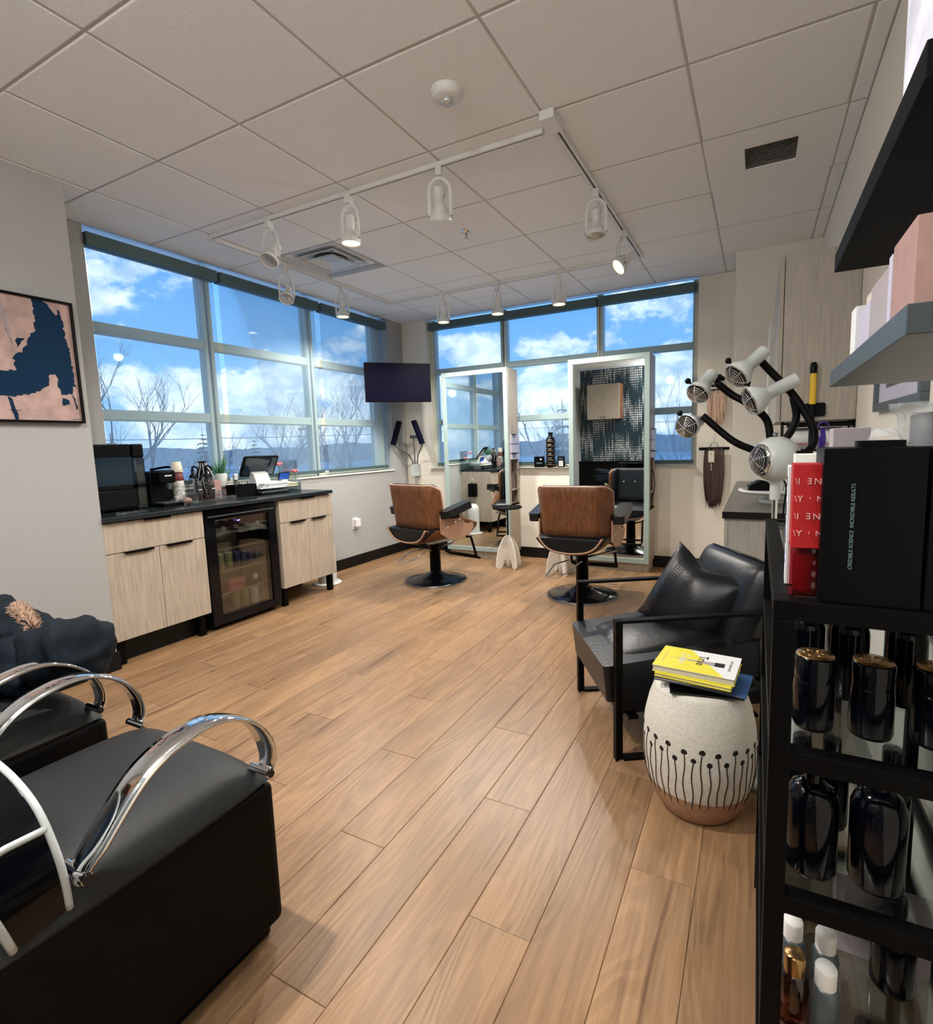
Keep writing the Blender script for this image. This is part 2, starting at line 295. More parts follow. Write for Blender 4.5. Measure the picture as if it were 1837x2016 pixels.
# ================================================================== mesh helpers
class MB:
    def __init__(s): s.v = []; s.f = []; s.sm = []
    def add(s, vs_, fs, smooth=False, T=None):
        k = len(s.v); s.v += [tuple(T @ Vector(q)) if T else tuple(q) for q in vs_]
        s.f += [tuple(i+k for i in q) for q in fs]; s.sm += [smooth]*len(fs); return s
    def box(s, a, b, T=None):
        x0, y0, z0 = a; x1, y1, z1 = b
        return s.add([(x0,y0,z0),(x1,y0,z0),(x1,y1,z0),(x0,y1,z0),(x0,y0,z1),(x1,y0,z1),(x1,y1,z1),(x0,y1,z1)],
                     [(3,2,1,0),(4,5,6,7),(0,1,5,4),(1,2,6,5),(2,3,7,6),(3,0,4,7)], False, T)
    def lathe(s, prof, n=24, c=(0,0,0), T=None, smooth=True, cap=True):
        vs_ = []; fs = []
        for (rr, z) in prof:
            for k in range(n): a = 2*pi*k/n; vs_.append((c[0]+rr*cos(a), c[1]+rr*sin(a), c[2]+z))
        for j in range(len(prof)-1):
            for k in range(n): k2 = (k+1) % n; fs.append((j*n+k, j*n+k2, (j+1)*n+k2, (j+1)*n+k))
        s.add(vs_, fs, smooth, T)
        if cap:
            if prof[0][0] > 1e-4: s.add([vs_[k] for k in range(n)], [tuple(range(n-1, -1, -1))], False, T)
            if prof[-1][0] > 1e-4: s.add([vs_[(len(prof)-1)*n+k] for k in range(n)], [tuple(range(n))], False, T)
        return s
    def cyl(s, a, b, r0, r1=None, n=16, cap=True, smooth=True, T=None):
        r1 = r0 if r1 is None else r1; a = Vector(a); b = Vector(b); d = b-a
        Q = Matrix.Translation(a) @ d.to_track_quat('Z', 'Y').to_matrix().to_4x4()
        if T: Q = T @ Q
        return s.lathe([(r0, 0), (r1, d.length)], n, T=Q, smooth=smooth, cap=cap)
    def tube(s, pts, rad, n=8, closed=False, flat=None, T=None, up=None):
        # sweep of a circle, or of a flat bar (flat=(width, thickness)), along a polyline
        P_ = [Vector(q) for q in pts]; m = len(P_); vs_ = []; prevn = Vector(up) if up else None
        for i in range(m):
            if closed: t = P_[(i+1) % m]-P_[i-1]
            else: t = P_[min(i+1, m-1)]-P_[max(i-1, 0)]
            t.normalize()
            if prevn is None: prevn = t.orthogonal().normalized()
            nn = prevn-t*prevn.dot(t)
            if nn.length < 1e-5: nn = t.orthogonal()
            nn.normalize(); prevn = nn if up is None else Vector(up); bb = t.cross(nn)
            rr = rad[i] if isinstance(rad, (list, tuple)) else rad
            if flat:
                w, h = flat[0]/2, flat[1]/2
                for (ca, sa) in ((-w, -h), (w, -h), (w, h), (-w, h)): vs_.append(P_[i]+bb*ca+nn*sa)
            else:
                for k in range(n): a = 2*pi*k/n; vs_.append(P_[i]+nn*cos(a)*rr+bb*sin(a)*rr)
        n = 4 if flat else n; fs = []
        for i in range(m if closed else m-1):
            j = (i+1) % m
            for k in range(n): k2 = (k+1) % n; fs.append((i*n+k, i*n+k2, j*n+k2, j*n+k))
        if not closed: fs += [tuple(range(n-1, -1, -1)), tuple((m-1)*n+k for k in range(n))]
        return s.add(vs_, fs, not flat, T)
    def prism(s, poly, z0, z1, T=None, smooth=False):
        n = len(poly); vs_ = [(x, y, z0) for x, y in poly]+[(x, y, z1) for x, y in poly]
        s.add(vs_, [tuple(range(n-1, -1, -1)), tuple(range(n, 2*n))], False, T)
        return s.add(vs_, [(k, (k+1) % n, n+(k+1) % n, n+k) for k in range(n)], smooth, T)
    def ball(s, c, r3, n=16, m=10, T=None, z0=-1, z1=1):
        if isinstance(r3, (int, float)): r3 = (r3,)*3
        a0, a1 = math.asin(z0), math.asin(z1)
        prof = [(max(cos(a0+(a1-a0)*k/m), 1e-5), sin(a0+(a1-a0)*k/m)) for k in range(m+1)]
        Q = Matrix.Translation(c) @ Matrix.Diagonal((*r3, 1))
        if T: Q = T @ Q
        return s.lathe(prof, n, T=Q, cap=False)
    def grid(s, fn, nu, nv, smooth=True, T=None, closeu=False):
        vs_ = [fn(i/(nu if closeu else nu-1), j/(nv-1)) for i in range(nu) for j in range(nv)]
        fs = []
        for i in range(nu if closeu else nu-1):
            for j in range(nv-1):
                i2 = (i+1) % nu; fs.append((i*nv+j, i2*nv+j, i2*nv+j+1, i*nv+j+1))
        return s.add(vs_, fs, smooth, T)
    def build(s, name, m, parent=None, loc=None, bevel=0, seg=2, solid=0, sub=0, rot=None, smooth=None):
        me = bpy.data.meshes.new(name); me.from_pydata([tuple(q) for q in s.v], [], s.f)
        me.materials.append(M[m] if isinstance(m, str) else m)
        me.polygons.foreach_set('use_smooth', [bool(smooth) if smooth is not None else x for x in s.sm]); me.update()
        o = bpy.data.objects.new(name, me); C.objects.link(o); o.parent = parent
        if loc: o.location = loc
        if rot: o.rotation_euler = rot
        if solid: q = o.modifiers.new('solid', 'SOLIDIFY'); q.thickness = solid; q.offset = 0
        if bevel: q = o.modifiers.new('bevel', 'BEVEL'); q.width = bevel; q.segments = seg; q.limit_method = 'ANGLE'; q.angle_limit = radians(50); q.harden_normals = False
        if sub: q = o.modifiers.new('sub', 'SUBSURF'); q.levels = sub; q.render_levels = sub
        return o
def tag(o, label, cat, group=None, kind=None):
    o['label'] = label; o['category'] = cat
    if group: o['group'] = group
    if kind: o['kind'] = kind
    return o
def thing(name, label, cat, loc=(0,0,0), rz=0, group=None):
    o = bpy.data.objects.new(name, None); C.objects.link(o); o.location = loc; o.rotation_euler = (0, 0, rz); o.empty_display_size = .05
    return tag(o, label, cat, group)
def lab(o, t): o['label'] = t; return o
def struct(o): o['kind'] = 'structure'; return o
def sempty(name, loc=(0,0,0)):
    o = bpy.data.objects.new(name, None); C.objects.link(o); o.location = loc; o['kind'] = 'structure'; return o
def dup(root, loc, rz=0, label=None, cat=None, group=None):
    rt = root.copy(); C.objects.link(rt); rt.location = loc; rt.rotation_euler = (0, 0, rz)
    if label: rt['label'] = label
    if group: rt['group'] = group
    for ch in list(root.children):
        c = ch.copy(); C.objects.link(c); c.parent = rt
        for g in list(ch.children):
            d = g.copy(); C.objects.link(d); d.parent = c
    return rt
def text(name, body, m, parent, loc, rot, size, ext=.0004, align='LEFT', sx=1):
    cu = bpy.data.curves.new(name, 'FONT'); cu.body = body; cu.size = size; cu.extrude = ext; cu.align_x = align
    to = bpy.data.objects.new(name, cu); C.objects.link(to)
    bpy.context.view_layer.update(); dg = bpy.context.evaluated_depsgraph_get()
    me = bpy.data.meshes.new_from_object(to.evaluated_get(dg)); bpy.data.objects.remove(to)
    me.materials.clear(); me.materials.append(M[m])
    o = bpy.data.objects.new(name, me); C.objects.link(o); o.parent = parent; o.location = loc; o.rotation_euler = rot; o.scale = (sx, 1, 1)
    return o
def rrect(w, h, rd, n=5, cx=0, cy=0):
    p_ = []
    for (sx, sy, a0) in ((1, 1, 0), (-1, 1, 90), (-1, -1, 180), (1, -1, 270)):
        for k in range(n+1):
            a = radians(a0+90*k/n); p_.append((cx+sx*(w/2-rd)+rd*cos(a), cy+sy*(h/2-rd)+rd*sin(a)))
    return p_
RX = Matrix.Rotation(pi/2, 4, 'X')      # local z -> -y
def TR(*a): return Matrix.Translation(a)
def B(a, b): return MB().box(a, b)
# ================================================================== the room
T = .6096; CZ = 2.724; XL = -.518; YB = 4.143; XR = 3.73; YN = -1.95; PX = -.017; PY = .477
floor = struct(B((XL-.2, YN-.2, -.06), (XR+.2, YB+.2, -.006)).build('floor', 'base'))
def plank_mesh(w, l):
    e = .0016; z = 0.0; b = MB()
    x0, x1, y0, y1 = .0006, w-.0006, .0006, l-.0006
    b.add([(x0,y0,-.006),(x1,y0,-.006),(x1,y1,-.006),(x0,y1,-.006),(x0,y0,z-e*.6),(x1,y0,z-e*.6),(x1,y1,z-e*.6),(x0,y1,z-e*.6),
           (x0+e,y0+e,z),(x1-e,y0+e,z),(x1-e,y1-e,z),(x0+e,y1-e,z)],
          [(0,1,5,4),(1,2,6,5),(2,3,7,6),(3,0,4,7),(4,5,9,8),(5,6,10,9),(6,7,11,10),(7,4,8,11),(8,9,10,11)])
    return b
PW, PLN = .18, 1.22; full = None; k = 0
x = 2.85-PW*19
joint0 = {0: .19}
while x < XR:
    off = (k*.437) % PLN; y = YN-off
    while y < YB:
        x0, x1, y0, y1 = max(x, XL), min(x+PW, XR), max(y, YN), min(y+PLN, YB)
        if x1-x0 > .01 and y1-y0 > .01:
            if abs(x1-x0-PW) < 1e-6 and abs(y1-y0-PLN) < 1e-6 and full is not None:
                o = full.copy(); C.objects.link(o); o.location = (x0, y0, 0)
            else:
                o = plank_mesh(x1-x0, y1-y0).build('plank', 'plank', floor, (x0, y0, 0))
                if abs(x1-x0-PW) < 1e-6 and abs(y1-y0-PLN) < 1e-6: full = o
        y += PLN
    x += PW; k += 1
# --- ceiling: slab, recessed metal grid, lay-in tiles
ceil = struct(B((XL-.2, YN-.2, CZ+.03), (XR+.2, YB+.2, CZ+.1)).build('ceiling', 'tile'))
g = MB()
for i in range(0, 7): g.box((i*T-.011, YN, CZ+.003), (i*T+.011, YB, CZ+.028))
for j in range(-3, 7): g.box((XL, j*T-.011, CZ+.0035), (XR, j*T+.011, CZ+.0285))
g.box((XL, YB-.02, CZ+.003), (XR, YB, CZ+.02)); g.box((XR-.02, YN, CZ+.003), (XR, YB, CZ+.02)); g.box((XL, PY, CZ+.003), (XL+.015, YB, CZ+.02))
lab(g.build('ceiling_grid', 'grid', ceil), 'recessed grey metal grid between the tiles')
xs = [XL]+[i*T for i in range(0, 7)]+[XR]; ys = [YN]+[j*T for j in range(-3, 7)]+[YB]; fullt = None
def tile_mesh(w, l):
    e = .006; z1 = .012; b = MB(); x0, x1, y0, y1 = .006, w-.006, .006, l-.006
    b.add([(x0,y0,z1),(x1,y0,z1),(x1,y1,z1),(x0,y1,z1),(x0,y0,.003),(x1,y0,.003),(x1,y1,.003),(x0,y1,.003),(x0+e,y0+e,0),(x1-e,y0+e,0),(x1-e,y1-e,0),(x0+e,y1-e,0)],
          [(4,5,1,0),(5,6,2,1),(6,7,3,2),(7,4,0,3),(8,9,5,4),(9,10,6,5),(10,11,7,6),(11,8,4,7),(11,10,9,8)]); return b
for i in range(len(xs)-1):
    for j in range(len(ys)-1):
        w, l_ = xs[i+1]-xs[i], ys[j+1]-ys[j]
        if w < .03: continue
        if i == 1 and abs(ys[j]-3*T) < .01: continue          # supply diffuser sits here
        if i == 6 and abs(ys[j]-3*T) < .01: continue          # return grille sits here
        if abs(w-T) < 1e-6 and abs(l_-T) < 1e-6 and fullt is not None:
            o = fullt.copy(); C.objects.link(o); o.location = (xs[i], ys[j], CZ)
        else:
            o = tile_mesh(w, l_).build('ceiling_tile', 'tile', ceil, (xs[i], ys[j], CZ))
            if abs(w-T) < 1e-6 and abs(l_-T) < 1e-6: fullt = o
# --- walls
WX0, WX1, SILL = .80, 3.87, 1.0
b = MB(); b.box((XL-.2, PY-.1, 0), (XL, WX0, CZ)); b.box((XL-.2, WX0, 0), (XL, WX1, SILL-.012)); b.box((XL-.2, WX1, 0), (XL, YB+.2, CZ))
struct(b.build('wall_left', 'wallL'))
struct(B((XL-.2, YN-.2, 0), (PX, PY, CZ)).build('wall_left_near', 'wallL'))
BX0, BX1 = -.17, 2.82
b = MB(); b.box((XL, YB, 0), (BX0, YB+.2, CZ)); b.box((BX0, YB, 0), (BX1, YB+.2, SILL-.002)); b.box((BX1, YB, 0), (3.144, YB+.2, CZ))
struct(b.build('wall_back', 'wall'))
struct(B((3.144, 3.64, 0), (XR+.2, YB+.2, CZ)).build('wall_column', 'wall'))
struct(B((XR, YN, 0), (XR+.2, 3.64, CZ)).build('wall_right', 'wall'))
struct(B((XL, YN-.2, 0), (XR+.2, YN, CZ)).build('wall_behind', 'wallpaper'))
# --- baseboards
def bb(n, a, b_): struct(B(a, b_).build(n, 'base', bevel=.002))
bb('baseboard_left', (XL, PY+.012, 0), (XL+.012, YB-.012, .112)); bb('baseboard_back', (XL, YB-.012, 0), (3.144, YB, .112))
bb('baseboard_left_near', (PX, YN, 0), (PX+.012, PY+.012, .112)); bb('baseboard_left_return', (XL+.012, PY, 0), (PX, PY+.012, .112))
bb('baseboard_column', (3.144, 3.628, 0), (XR, 3.64, .112)); bb('baseboard_column_side', (3.132, 3.64, 0), (3.144, YB-.012, .112)); bb('baseboard_right', (XR-.012, YN, 0), (XR, 3.62, .112))
# --- windows
def window(n, axis, a0, a1, mull, jambs, rails, sill_lab):
    # axis 'L': wall along y at x=XL ; 'B': wall along x at y=YB
    w = sempty(n)
    def bx(u0, u1, d0, d1, z0, z1):
        return ((XL-d1, u0, z0), (XL-d0, u1, z1)) if axis == 'L' else ((u0, YB+d0, z0), (u1, YB+d1, z1))
    for (m0, m1) in jambs:
        b = MB(); b.box(*bx(m0, m1, .075, .14, SILL, CZ)); b.build('window_jamb', 'alu', w, bevel=.004)
    for (m0, m1) in mull:
        b = MB(); mid = (m0+m1)/2
        b.box(*bx(m0, m0+.028, .07, .15, SILL, CZ)); b.box(*bx(m1-.028, m1, .07, .15, SILL, CZ)); b.box(*bx(m0+.028, m1-.028, .09, .13, SILL, CZ)); b.build('window_mullion', 'alu', w, bevel=.003)
        b = MB(); b.box(*bx(m0+.028, mid-.006, .084, .09, SILL, CZ)); b.box(*bx(mid+.006, m1-.028, .084, .09, SILL, CZ)); b.build('gasket', 'alud', w)
    edges = [jambs[0][1]]+[v for m in mull for v in m]+[jambs[1][0]]
    zz = [SILL+.045, rails[0][0], rails[0][1], rails[1][0], rails[1][1], CZ]
    for i in range(0, len(edges), 2):
        e0, e1 = edges[i], edges[i+1]
        for (r0, r1) in ((SILL, SILL+.045),)+tuple(rails): 
            b = MB(); b.box(*bx(e0, e1, .075, .135, r0, r1)); b.box(*bx(e0, e1, .068, .075, r0+.006, r0+.02)); b.build('window_rail', 'alu', w, bevel=.004)
        for j in (0, 2, 4):
            b = MB(); b.box(*bx(e0, e1, .10, .106, zz[j], zz[j+1])); b.build('pane', 'pane', w)
    if a1-jambs[1][1] > .01: MB().box(*bx(jambs[1][1], a1, .10, .106, SILL, CZ)).build('pane', 'pane', w)
    b = MB(); b.box(*bx(a0, a1, -.018 if axis == 'L' else -.05, .2, SILL-.012 if axis == 'L' else SILL-.002, SILL)); lab(b.build('window_sill', 'whitem', w, bevel=.003), sill_lab)
    return w
window('window_1', 'L', WX0, WX1, [(1.62, 1.70), (2.685, 2.765)], [(WX0, WX0+.03), (3.65, 3.80)], [(1.50, 1.575), (2.075, 2.15)], 'white painted sill board')
window('window_2', 'B', BX0, BX1, [(.765, .84), (1.85, 1.915)], [(BX0, -.09), (2.765, BX1)], [(1.505, 1.57), (2.10, 2.165)], 'white painted sill board behind the stations')
# --- roller shades, each with its own cassette
def shade(axis, u0, u1, label, loc_lab):
    o_ = 0.0 if axis == 'L' else .037
    if axis == 'L': fn = lambda a, b_, d0, d1, z0, z1: ((XL-d1, a, z0), (XL-d0, b_, z1)); c0 = (XL-.012, (u0+u1)/2, 2.6)
    else: fn = lambda a, b_, d0, d1, z0, z1: ((a, YB+d0, z0), (b_, YB+d1, z1)); c0 = ((u0+u1)/2, YB+.012, 2.6)
    t = thing('roller_blind', label, 'blind', c0, 0, loc_lab)
    inv = TR(-c0[0], -c0[1], -c0[2])
    e0, e1 = u0-.012, u1+.012
    MB().box(*fn(e0, e1, -.03, .055, 2.60, 2.68), T=inv).build('cassette', 'valance', t, bevel=.004)
    MB().box(*fn(u0, u1, .0195+o_, .0205+o_, 1.06, 2.61), T=inv).build('shade_fabric', 'shade', t)
    MB().box(*fn(u0, u1, .012+o_, .026+o_, 1.028, 1.06), T=inv).build('hem_bar', 'valance', t, bevel=.003)
    return t
for (a, b_, s) in ((.815, 1.70, 'nearest the picture, left of the three on the counter wall'), (1.745, 2.765, 'in the middle of the counter wall window'), (2.83, 3.79, 'nearest the television on the counter wall')):
    shade('L', a, b_, 'solar roller shade '+s, 'solar shades on the left window')
for (a, b_, s) in ((-.11, .80, 'behind the left mirror station'), (.83, 1.86, 'between the two mirror stations'), (1.90, 2.785, 'behind the right mirror station')):
    shade('B', a, b_, 'solar roller shade '+s, 'solar shades on the back window')
# ================================================================== outdoors
struct(B((-400, 5.0, -4.3), (200, 420, -4.2)).build('ground', 'ground'))
struct(B((-420, -150, -4.32), (-2.2, 5.0, -4.2)).build('ground_left', 'ground'))
hb = MB(); rr_ = random.Random(3)
for (R0, hz_, sd) in ((230, 1.6, 1), (300, 3.4, 2)):
    n = 220; pts = []
    for i in range(n+1):
        a = radians(-112+150*i/n); h = hz_+.9*sin(i*.17+sd)+.5*sin(i*.53+sd*2)+rr_.uniform(-.35, .35)
        pts.append((R0*sin(a), R0*cos(a), h))
    vs_ = []; fs = []
    for (x, y, h) in pts: vs_ += [(x, y, -4.4), (x, y, h), (x*1.06, y*1.06, h*.9), (x*1.06, y*1.06, -4.4)]
    for i in range(n):
        for q in range(3): fs.append((i*4+q, i*4+q+1, (i+1)*4+q+1, (i+1)*4+q))
    hb.add(vs_, fs)
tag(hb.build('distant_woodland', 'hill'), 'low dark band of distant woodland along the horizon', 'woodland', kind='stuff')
def branch(b, p_, d, ln, rad, depth, rnd, spread, up):
    n = 3; pts = [p_]; q = Vector(p_); dd = Vector(d)
    for i in range(n):
        dd = (dd+Vector((rnd.uniform(-1, 1), rnd.uniform(-1, 1), rnd.uniform(-.4, 1)))*.13+Vector((0, 0, up))).normalized(); q = q+dd*ln/n; pts.append(tuple(q))
    b.tube(pts, [rad*(1-.5*i/n) for i in range(n+1)], 4)
    if depth == 0: return
    kids = rnd.choice((2, 3, 3)) if depth > 1 else 3
    for i in range(kids):
        base = pts[rnd.choice((1, 2, 3))] if i else pts[-1]
        ax = Vector((rnd.uniform(-1, 1), rnd.uniform(-1, 1), rnd.uniform(-.1, .5)))
        nd_ = (dd+ax.normalized()*spread).normalized()
        branch(b, base, nd_, ln*rnd.uniform(.62, .8), rad*.55, depth-1, rnd, spread, up)
def bare_tree(loc, h, label, m, seed, depth=6, spread=.75, trunk=.35, rad=.12):
    rnd = random.Random(seed); t = thing('bare_tree', label, 'tree', loc)
    b = MB(); b.tube([(0, 0, -.1), (.05, 0, h*trunk*.5), (0, .04, h*trunk)], [rad*1.25, rad, rad*.85], 6); b.build('trunk', m, t)
    b = MB()
    for i in range(4):
        a = i*1.57+rnd.uniform(-.4, .4); branch(b, (0, .04, h*trunk*rnd.uniform(.7, 1)), Vector((cos(a)*.55, sin(a)*.55, 1)).normalized(), h*.24, rad*.6, depth-1, rnd, spread, .05)
    o = b.build('branches', m, t); o['kind'] = 'stuff'
bare_tree((-18.9, 10.5, -4.2), 9.3, 'tall bare tree rising close outside the left window, nearest the picture', 'bark', 5, 6, .62, .38, .13)
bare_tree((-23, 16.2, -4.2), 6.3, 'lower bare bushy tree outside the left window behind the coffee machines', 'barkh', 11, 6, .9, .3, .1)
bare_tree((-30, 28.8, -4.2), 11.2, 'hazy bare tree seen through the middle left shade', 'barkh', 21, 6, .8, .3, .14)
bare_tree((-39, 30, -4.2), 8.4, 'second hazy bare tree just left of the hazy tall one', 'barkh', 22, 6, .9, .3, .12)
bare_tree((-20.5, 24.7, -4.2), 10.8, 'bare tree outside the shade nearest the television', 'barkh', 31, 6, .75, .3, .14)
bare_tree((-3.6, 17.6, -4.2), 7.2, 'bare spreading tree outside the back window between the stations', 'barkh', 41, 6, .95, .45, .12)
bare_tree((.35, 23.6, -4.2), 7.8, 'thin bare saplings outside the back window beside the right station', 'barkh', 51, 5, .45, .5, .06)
def conifer(loc, h, label, seed):
    rnd = random.Random(seed); t = thing('conifer', label, 'tree', loc)
    MB().cyl((0, 0, -.1), (0, 0, h), .12, .02, 6).build('trunk', 'bark', t)
    b = MB(); n = 15
    for i in range(n):
        z = h*(.12+.86*i/n); rr = h*.26*(1-i/n)**.8+.08
        for k in range(9):
            a = 2*pi*k/9+rnd.uniform(-.3, .3); q = rr*rnd.uniform(.7, 1.15); w = .13*rr+.07
            x, y = cos(a), sin(a)
            b.add([(0, 0, z+.25*rr), (x*q*.6-y*w, y*q*.6+x*w, z+.05), (x*q, y*q, z-.18*rr+rnd.uniform(-.05, .15)), (x*q*.6+y*w, y*q*.6-x*w, z+.05), (x*q*.5, y*q*.5, z+.22*rr)],
                  [(0, 1, 4), (1, 2, 4), (2, 3, 4), (3, 0, 4), (0, 3, 2, 1)])
    o = b.build('foliage', 'conifer', t); o['kind'] = 'stuff'
conifer((-46.2, 32.7, -4.2), 7.8, 'dark conifer seen low in the left window above the vase', 1)
conifer((-43.4, 36.4, -4.2), 7.0, 'small conifer seen behind the tablet', 2)
conifer((-21.5, 11.6, -4.2), 6.4, 'conifer behind the foot of the tall bare tree', 3)
conifer((-5.4, 24, -4.2), 7.6, 'broad conifer outside the back window left of the stacked bottle', 4)
p_ = thing('utility_pole', 'wooden utility pole with crossarm and wires far outside the left window', 'utility pole', (-52, 52, -4.2))
MB().cyl((0, 0, 0), (0, 0, 9), .16, .12, 8).build('pole', 'barkh', p_); B((-1.6, -.1, 8.2), (1.6, .1, 8.45)).build('crossarm', 'barkh', p_)
b = MB()
for q in (-1.4, 0, 1.4):
    b.tube([(q-60+4*i, -38+3*i*.85, 8.5-1.2*sin(pi*i/30)) for i in range(31)], .03, 4)
b.build('wire', 'barkh', p_)
# ================================================================== ceiling fittings
# supply diffuser (square cones)
t = thing('air_diffuser', 'square white supply air diffuser with nested cones in the ceiling', 'air vent', (.5*T, 3.5*T, CZ))
def sqring(b, h0, z0, h1, z1, th=.004):
    for (a, c) in ((0, 1), (1, 2), (2, 3), (3, 0)):
        q = [(-1, -1), (1, -1), (1, 1), (-1, 1)]
        A, Bq = q[a], q[c]
        b.add([(A[0]*h0, A[1]*h0, z0), (Bq[0]*h0, Bq[1]*h0, z0), (Bq[0]*h1, Bq[1]*h1, z1), (A[0]*h1, A[1]*h1, z1),
               (A[0]*h0, A[1]*h0, z0+th), (Bq[0]*h0, Bq[1]*h0, z0+th), (Bq[0]*h1, Bq[1]*h1, z1+th), (A[0]*h1, A[1]*h1, z1+th)],
              [(0, 1, 2, 3), (7, 6, 5, 4), (0, 4, 5, 1), (2, 6, 7, 3)])
b = MB(); sqring(b, .296, 0, .282, .0); sqring(b, .282, 0, .235, .10); b.build('outer_frame', 'diff', t)
b = MB(); b.box((-.24, -.24, .10), (.24, .24, .105)); b.build('back_plate', 'diff', t)
MB().lathe([(.125, .02), (.12, .098)], 28, cap=False).lathe([(.0001, .096), (.125, .096)], 28, cap=False).build('duct_opening', 'duct', t)
b = MB(); sqring(b, .205, .002, .198, .002); sqring(b, .198, .002, .13, .055); b.build('middle_cone', 'diff', t)
b = MB(); sqring(b, .135, -.004, .128, -.004); sqring(b, .128, -.004, .06, .028); b.box((-.06, -.06, .024), (.06, .06, .03)); b.build('inner_cone', 'diff', t)
b = MB()
for sx, sy in ((1, 1), (-1, 1), (1, -1), (-1, -1)): b.tube([(sx*.1, sy*.1, .01), (sx*.2, sy*.2, .06)], .003, 6)
b.build('bracket', 'steel', t)
# return grille in its own panel
t = thing('return_grille', 'dark louvred return grille set in a plain ceiling panel', 'air vent', (5.5*T, 3.5*T, CZ))
ox, oy = 5.5*T, 3.5*T; h = T/2-.002; gx0, gx1, gy0, gy1 = 3.235-ox, 3.475-ox, 2.006-oy, 2.25-oy
b = MB(); b.box((-h, -h, 0), (h, gy0, .008)); b.box((-h, gy1, 0), (h, h, .008)); b.box((-h, gy0, 0), (gx0, gy1, .008)); b.box((gx1, gy0, 0), (h, gy1, .008)); b.build('panel', 'tile', t)
B((gx0, gy0, .028), (gx1, gy1, .03)).build('recess', 'duct', t)
for i in range(12):
    y = gy0+.01+i*(gy1-gy0-.02)/11
    MB().box((gx0, -.007, -.001), (gx1, .007, .001), T=TR(0, y, .012) @ Matrix.Rotation(radians(38), 4, 'X')).build('louvre', 'louvre', t)
# smoke detector and sprinkler
t = thing('smoke_detector', 'white domed smoke detector on a ceiling tile', 'smoke detector', (2.149, .875, CZ))
MB().lathe([(.0001, -.036), (.052, -.034), (.058, -.03), (.066, -.006), (.066, 0)][::-1], 32).build('housing', 'white', t)
MB().lathe([(.024, -.034), (.026, -.05), (.018, -.056), (.0001, -.057)], 20, cap=False).build('sensor', 'lensoff', t)
t = thing('sprinkler', 'small chrome sprinkler head in the ceiling', 'sprinkler', (1.51, 2.16, CZ))
MB().lathe([(.038, 0), (.036, -.006), (.012, -.010), (.010, -.012)], 24).build('escutcheon', 'chrome', t)
MB().cyl((0, 0, -.01), (0, 0, -.03), .007, n=10).lathe([(.012, -.045), (.012, -.047)], 12).tube([(.006, 0, -.02), (.01, 0, -.035), (.002, 0, -.046)], .0015, 5).tube([(-.006, 0, -.02), (-.01, 0, -.035), (-.002, 0, -.046)], .0015, 5).build('spray_head', 'steel', t)
# ---------------- lighting track: four rails and ten spotlights
TX0, TX1, TY0, TY1 = -.03, 2.465, 1.33, 3.29
def rail(a, b_, label):
    a = Vector(a); b_ = Vector(b_); d = (b_-a); ln = d.length; rz = math.atan2(d.y, d.x)
    t = thing('lighting_track', label, 'light track', (a.x, a.y, CZ), rz, 'white ceiling lighting track')
    b = MB(); b.box((0, -.018, -.022), (ln, -.006, 0)); b.box((0, .006, -.022), (ln, .018, 0)); b.box((0, -.006, -.008), (ln, .006, 0)); b.build('rail', 'white', t, bevel=.0015)
    B((.02, -.006, -.0085), (ln-.02, .006, -.008)).build('slot', 'slot', t)
    return t
r_near = rail((TX0+.02, TY0), (2.40, TY0), 'white lighting track rail running nearest the camera, parallel to the back wall')
rail((TX0+.02, TY1), (TX1-.02, TY1), 'white lighting track rail running nearest the back window')
rail((TX0, TY0-.02), (TX0, TY1+.02), 'white lighting track rail along the counter window side')
r_ = rail((TX1, 1.27), (TX1, TY1+.02), 'white lighting track rail along the right side')
B((-.08, -.035, -.04), (.05, .035, 0)).build('feed_box', 'white', r_, bevel=.004)
